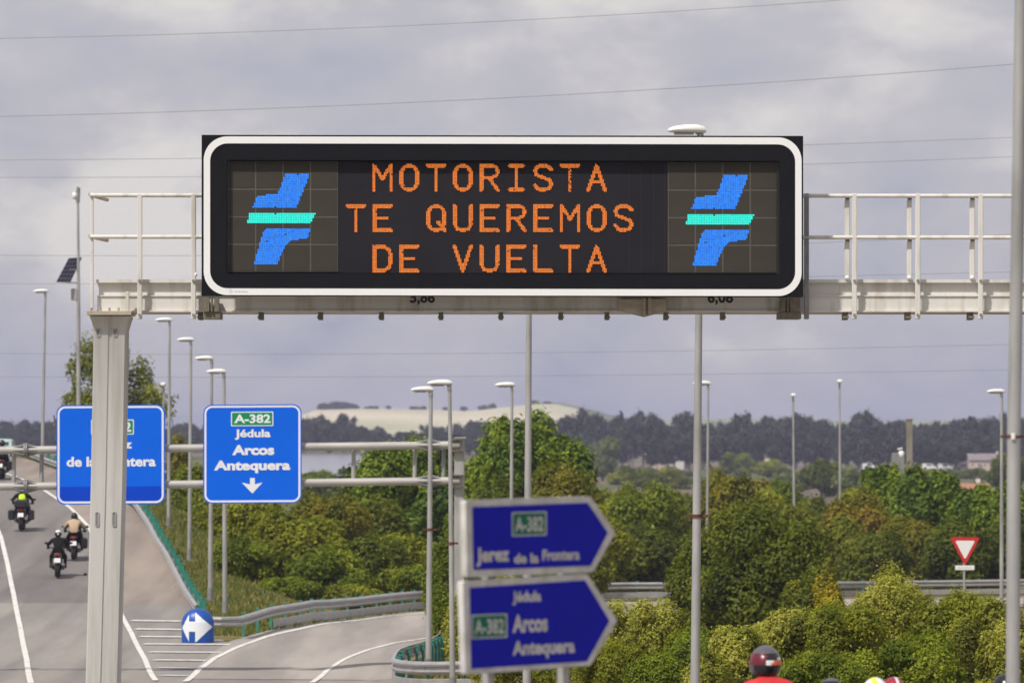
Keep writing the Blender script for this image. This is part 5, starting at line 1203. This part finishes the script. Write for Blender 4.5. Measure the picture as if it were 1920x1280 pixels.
def helmet(c, shell, patches, parent, s_=1.0):
    """full-face shell; patches: function(direction)->material index"""
    su, sv = 36, 24; vs = []; fs = []; mi = []
    for i in range(sv+1):
        p = -math.pi/2+math.pi*i/sv
        for k in range(su):
            a = 2*math.pi*k/su; x, y, z = math.cos(p)*math.cos(a), math.cos(p)*math.sin(a), math.sin(p)
            r = 1.0
            if z < -.55: z_ = -.55-(abs(z)-.55)*.35
            else: z_ = z
            yy = y*1.08+(.10*max(0, y)*max(0, -z+.2)); xx = x*(.92 if z > -.2 else .92-.16*(-z-.2))
            vs.append((c[0]+xx*.135*s_, c[1]+yy*.145*s_, c[2]+z_*.150*s_))
    for i in range(sv):
        for k in range(su):
            fs.append((i*su+k, i*su+(k+1)%su, (i+1)*su+(k+1)%su, (i+1)*su+k)); a = 2*math.pi*(k+.5)/su; p = -math.pi/2+math.pi*(i+.5)/sv
            mi.append(patches(math.cos(p)*math.cos(a), math.cos(p)*math.sin(a), math.sin(p)))
    mb = MB(); mb.v = vs; mb.f = fs; mb.m = mi; h = mb.build('helmet', shell, parent, ang=80)
    # visor, raised a little from the shell, at the front
    mb = MB(); vs = []
    for i in range(5):
        p = -.30+.62*i/4
        for k in range(13):
            a = math.pi/2-1.1+2.2*k/12; vs.append((c[0]+math.cos(p)*math.cos(a)*.130*s_, c[1]+math.cos(p)*math.sin(a)*.165*s_+.004, c[2]+math.sin(p)*.152*s_))
    fs = [(i*13+k, i*13+k+1, (i+1)*13+k+1, (i+1)*13+k) for i in range(4) for k in range(12)]; mb.add(vs, fs); mb.build('visor', glassd, h)
    mb = MB(); mb.tube([(c[0],c[1]-.0,c[2]-.12*s_),(c[0],c[1]-.01,c[2]-.165*s_)], [.115*s_,.10*s_], 20); mb.build('neck_roll', blackf, h)
    mb = MB(); mb.cbox((c[0], c[1]-.118*s_, c[2]+.075*s_), (.06*s_,.03*s_,.02*s_), .006); mb.build('air_vent', black, h)
    return h
def rider(label, jacket, trousers, hel, patches, loc, rz, group=None, vest=None, backp=None, boots=None, scl=1.0, hs=1.0, turn=0.0, lean=0.0):
    t = thing('person', label, 'person', (0,0,0), group)
    sh = 1.30
    J = {'pelvis': ((0,-.28,.90), (.17,.14)), 'waist': ((0,-.24,1.04), (.155,.11)), 'chest': ((0,-.10,1.22), (.185,.125)), 'neckb': ((0,-.03,1.35), (.10,.09)), 'head': ((0,.02,1.46), (.075,.085)),
         'sL': ((-.18,-.07,1.31), .082), 'sR': ((.18,-.07,1.31), .082), 'eL': ((-.36,.08,1.12), .055), 'eR': ((.36,.08,1.12), .055), 'wL': ((-.36,.28,1.03), .038), 'wR': ((.36,.28,1.03), .038),
         'hL': ((-.12,-.20,.86), .105), 'hR': ((.12,-.20,.86), .105), 'kL': ((-.25,.16,.72), .075), 'kR': ((.25,.16,.72), .075), 'aL': ((-.25,-.10,.38), .05), 'aR': ((.25,-.10,.38), .05), 'tL': ((-.27,.09,.34), .045), 'tR': ((.27,.09,.34), .045), 'heL': ((-.25,-.16,.33), .042), 'heR': ((.25,-.16,.33), .042)}
    B = [('pelvis','waist'),('waist','chest'),('chest','neckb'),('neckb','head'),('chest','sL'),('chest','sR'),('sL','eL'),('sR','eR'),('eL','wL'),('eR','wR'),('pelvis','hL'),('pelvis','hR'),('hL','kL'),('hR','kR'),('kL','aL'),('kR','aR'),('aL','tL'),('aR','tR'),('aL','heL'),('aR','heR')]
    def asg(c):
        if c.z < .46: return 2
        return 0 if c.z > .96 else 1
    link('body', skin('body', J, B, [jacket, trousers, boots or black], asg), t)
    for sx in (-1, 1): # gloved hands closed round the grips
        mb = MB(); mb.cbox((sx*.37,.325,1.015), (.085,.075,.035), .012)
        for f in range(4):
            x = sx*(.37+(f-1.5)*.021); k = (.92,1.0,.97,.82)[f]
            mb.tube([(x,.345,1.02),(x,.345+.035*k,1.012),(x,.345+.040*k,.988),(x,.338,.974)], [.0105,.010,.009,.008], 7)
        mb.tube([(sx*.33,.32,1.01),(sx*.315,.345,.995),(sx*.322,.36,.98)], [.013,.011,.009], 7); mb.build('glove', black, t)
    h = helmet((0,.035,1.50), hel, patches, t, hs)
    if turn:
        piv = Vector((0,.035,1.5)); R_ = Matrix.Translation(piv) @ Matrix.Rotation(turn, 4, 'Z') @ Matrix.Translation(-piv)
        h.matrix_local = R_ @ h.matrix_local
    if vest:
        mb = MB(); mb.loft([], 8) if False else None
        V = {'a': ((0,-.25,1.02), (.185,.135)), 'b': ((0,-.11,1.22), (.215,.15)), 'c': ((0,-.05,1.32), (.17,.115))}
        link('vest', skin('vest', V, [('a','b'),('b','c')], [vest], sub=2), t)
    if backp:
        mb = MB(); mb.cbox((0,-.31,1.20), (.26,.15,.36), .05); mb.build('backpack', backp, t)
    t.location = loc; t.rotation_euler = (0, lean, rz); t.scale = (scl, scl, scl); return t
one = lambda x, y, z: 0
pb = mat('bike_black', (.010,.010,.011), .3, 0); pg = mat('bike_graphite', (.03,.03,.033), .3, .3)
jb = mat('black_jacket', (.009,.009,.010), .85, 0, spec=.2, var=.4, scale=14, bump=.2); hv = mat('hi_vis', (.55,.80,.02), .7, 0, var=.15, scale=10); tan = mat('tan_jacket', (.50,.36,.24), .8, 0, var=.15, scale=10); redj = mat('red_jacket', (.62,.03,.03), .65, 0, var=.2, scale=12, bump=.2)
grey = mat('helmet_grey', (.09,.09,.105), .3); hw = mat('helmet_white', (.75,.76,.76), .25); hb = mat('helmet_black', (.014,.014,.016), .2); hr = mat('helmet_maroon', (.13,.010,.022), .3); ho = mat('helmet_orange', (.80,.12,.03), .35)
def road_at(px, py, **k):
    X, D = hit(px, py, D0=145); return Vector((X, D, gz(X, D)+.055))
gB = 'motorcycles riding up the left road'
p = road_at(109, 1084); motorcycle('nearest black motorcycle on the left road, white number plate', pb, False, p, .05, gB)
rider('rider in black leathers with a white-topped helmet on the nearest motorcycle', jb, jb, [hb, hw], lambda x, y, z: 1 if (z > .45 or (abs(x) < .25 and -.1 < z < .2 and y < 0)) else 0, p, .05, 'riders on the left road')
p = road_at(140, 1051); motorcycle('black touring motorcycle beside the column, ridden by two people', pb, True, p, .03, gB, case=False)
rider('rider in a grey jacket half hidden on the two-up touring motorcycle', mat('grey_jacket', (.12,.12,.13), .8, 0, var=.2, scale=10), jb, [hb], one, p+Vector((0,0,.0)), .03, 'riders on the left road')
rider('passenger in a tan top with a black helmet on the two-up touring motorcycle', tan, jb, [hb], one, p+Vector((.02,-.42,.06)), .03, 'riders on the left road', backp=None)
p = road_at(42, 996); motorcycle('black touring motorcycle with top box under the lower gantry pipe', pg, True, p, .02, gB, case=True)
rider('rider in a hi-vis yellow vest on the touring motorcycle', jb, jb, [mat('helmet_lime', (.5,.7,.05), .3), hb], lambda x, y, z: 1 if y > .2 and z < .3 else 0, p, .02, 'riders on the left road', vest=hv, scl=1.05)
p = road_at(4, 900); motorcycle('black motorcycle at the left edge near the crest', pb, True, p, 0, gB)
rider('rider in black at the left edge near the crest', jb, jb, [hb], one, p, 0, 'riders on the left road', scl=1.05)
# close riders whose helmets rise into the bottom right of the picture
def near(px, ytop, D, rz, mcol, label_m, label_r, jacket, hel, patches, scl=1.0, hs=1.0, turn=0, vest=None):
    X = (px-960)*D/F; ztop = CZ+(HZ-ytop)*D/F; z0 = ztop-1.65*scl; g = gz(X, D)+.055
    p = Vector((X, D, z0))
    p.z = g; sc_ = max(.9, min(1.18, (ztop-g)/1.655))
    motorcycle(label_m, mcol, True, p, rz, 'motorcycles passing below the picture edge', scl=sc_)
    return rider(label_r, jacket, jb, hel, patches, p, rz, 'riders at the lower right edge', scl=sc_, hs=hs, turn=turn, vest=vest)
def red_p(x, y, z):
    if z > .62: return 1                                  # grey crown
    if -.05 < z <= .20 and x > .02 and y < .75: return 4 if x > .42 else 3
    if .20 < z <= .34 and x > .0: return 3 if x > .7 else 0
    if x < .1 and z > .05: return 2
    if z < -.35: return 0
    return 1 if x < -.75 else 0
near(1437, 1213, 54.0, .25, pb, 'motorcycle of the rider in red, below the picture edge', 'rider in a red jacket with a black, maroon and orange helmet', redj, [hb, grey, hr, hw, ho], red_p, hs=1.16, turn=-.25, lean=0) if False else near(1437, 1213, 54.0, .25, pb, 'motorcycle of the rider in red, below the picture edge', 'rider in a red jacket with a black, maroon and orange helmet', redj, [hb, grey, hr, hw, ho], red_p, hs=1.16, turn=-.25)
near(1560, 1269, 52.5, .2, pg, 'motorcycle of the rider in the black helmet, below the picture edge', 'rider whose black helmet just clears the lower edge', jb, [hb, grey], lambda x, y, z: 1 if z > .8 else 0)
near(1643, 1268, 51.0, .2, pb, 'motorcycle of the rider in the white and yellow helmet', 'rider in a white helmet with a yellow stripe at the lower edge', jb, [hw, mat('helmet_yellow', (.7,.8,.05), .3)], lambda x, y, z: 1 if abs(x+.25) < .2 else 0)
near(1677, 1268, 53.5, .2, pg, 'motorcycle of the rider in the maroon helmet', 'rider in a maroon helmet right beside the white and yellow one', jb, [mat('helmet_wine', (.30,.02,.04), .3), hw], lambda x, y, z: 1 if abs(x-.1) < .1 and z > 0 else 0)
near(1886, 1261, 52.0, .2, pb, 'motorcycle of the rider at the right edge', 'rider in a black helmet in front of the thick post', jb, [hb], one)
# ================================================================ AIR
hz = bpy.data.materials.new('haze_air'); hz.use_nodes = True; ht = hz.node_tree; ht.nodes.clear()
ho_ = N(ht, 'ShaderNodeOutputMaterial'); pv = N(ht, 'ShaderNodeVolumePrincipled'); pv.inputs['Color'].default_value = (.74,.75,1,1); pv.inputs['Density'].default_value = .00013
pv.inputs['Anisotropy'].default_value = .1; ht.links.new(pv.outputs[0], ho_.inputs['Volume'])
mb = MB(); mb.box((0, 3270, 19.0), (6400, 6740, 62)); hzo = mb.build('haze', hz, None, smooth=False); hzo['kind'] = 'stuff'
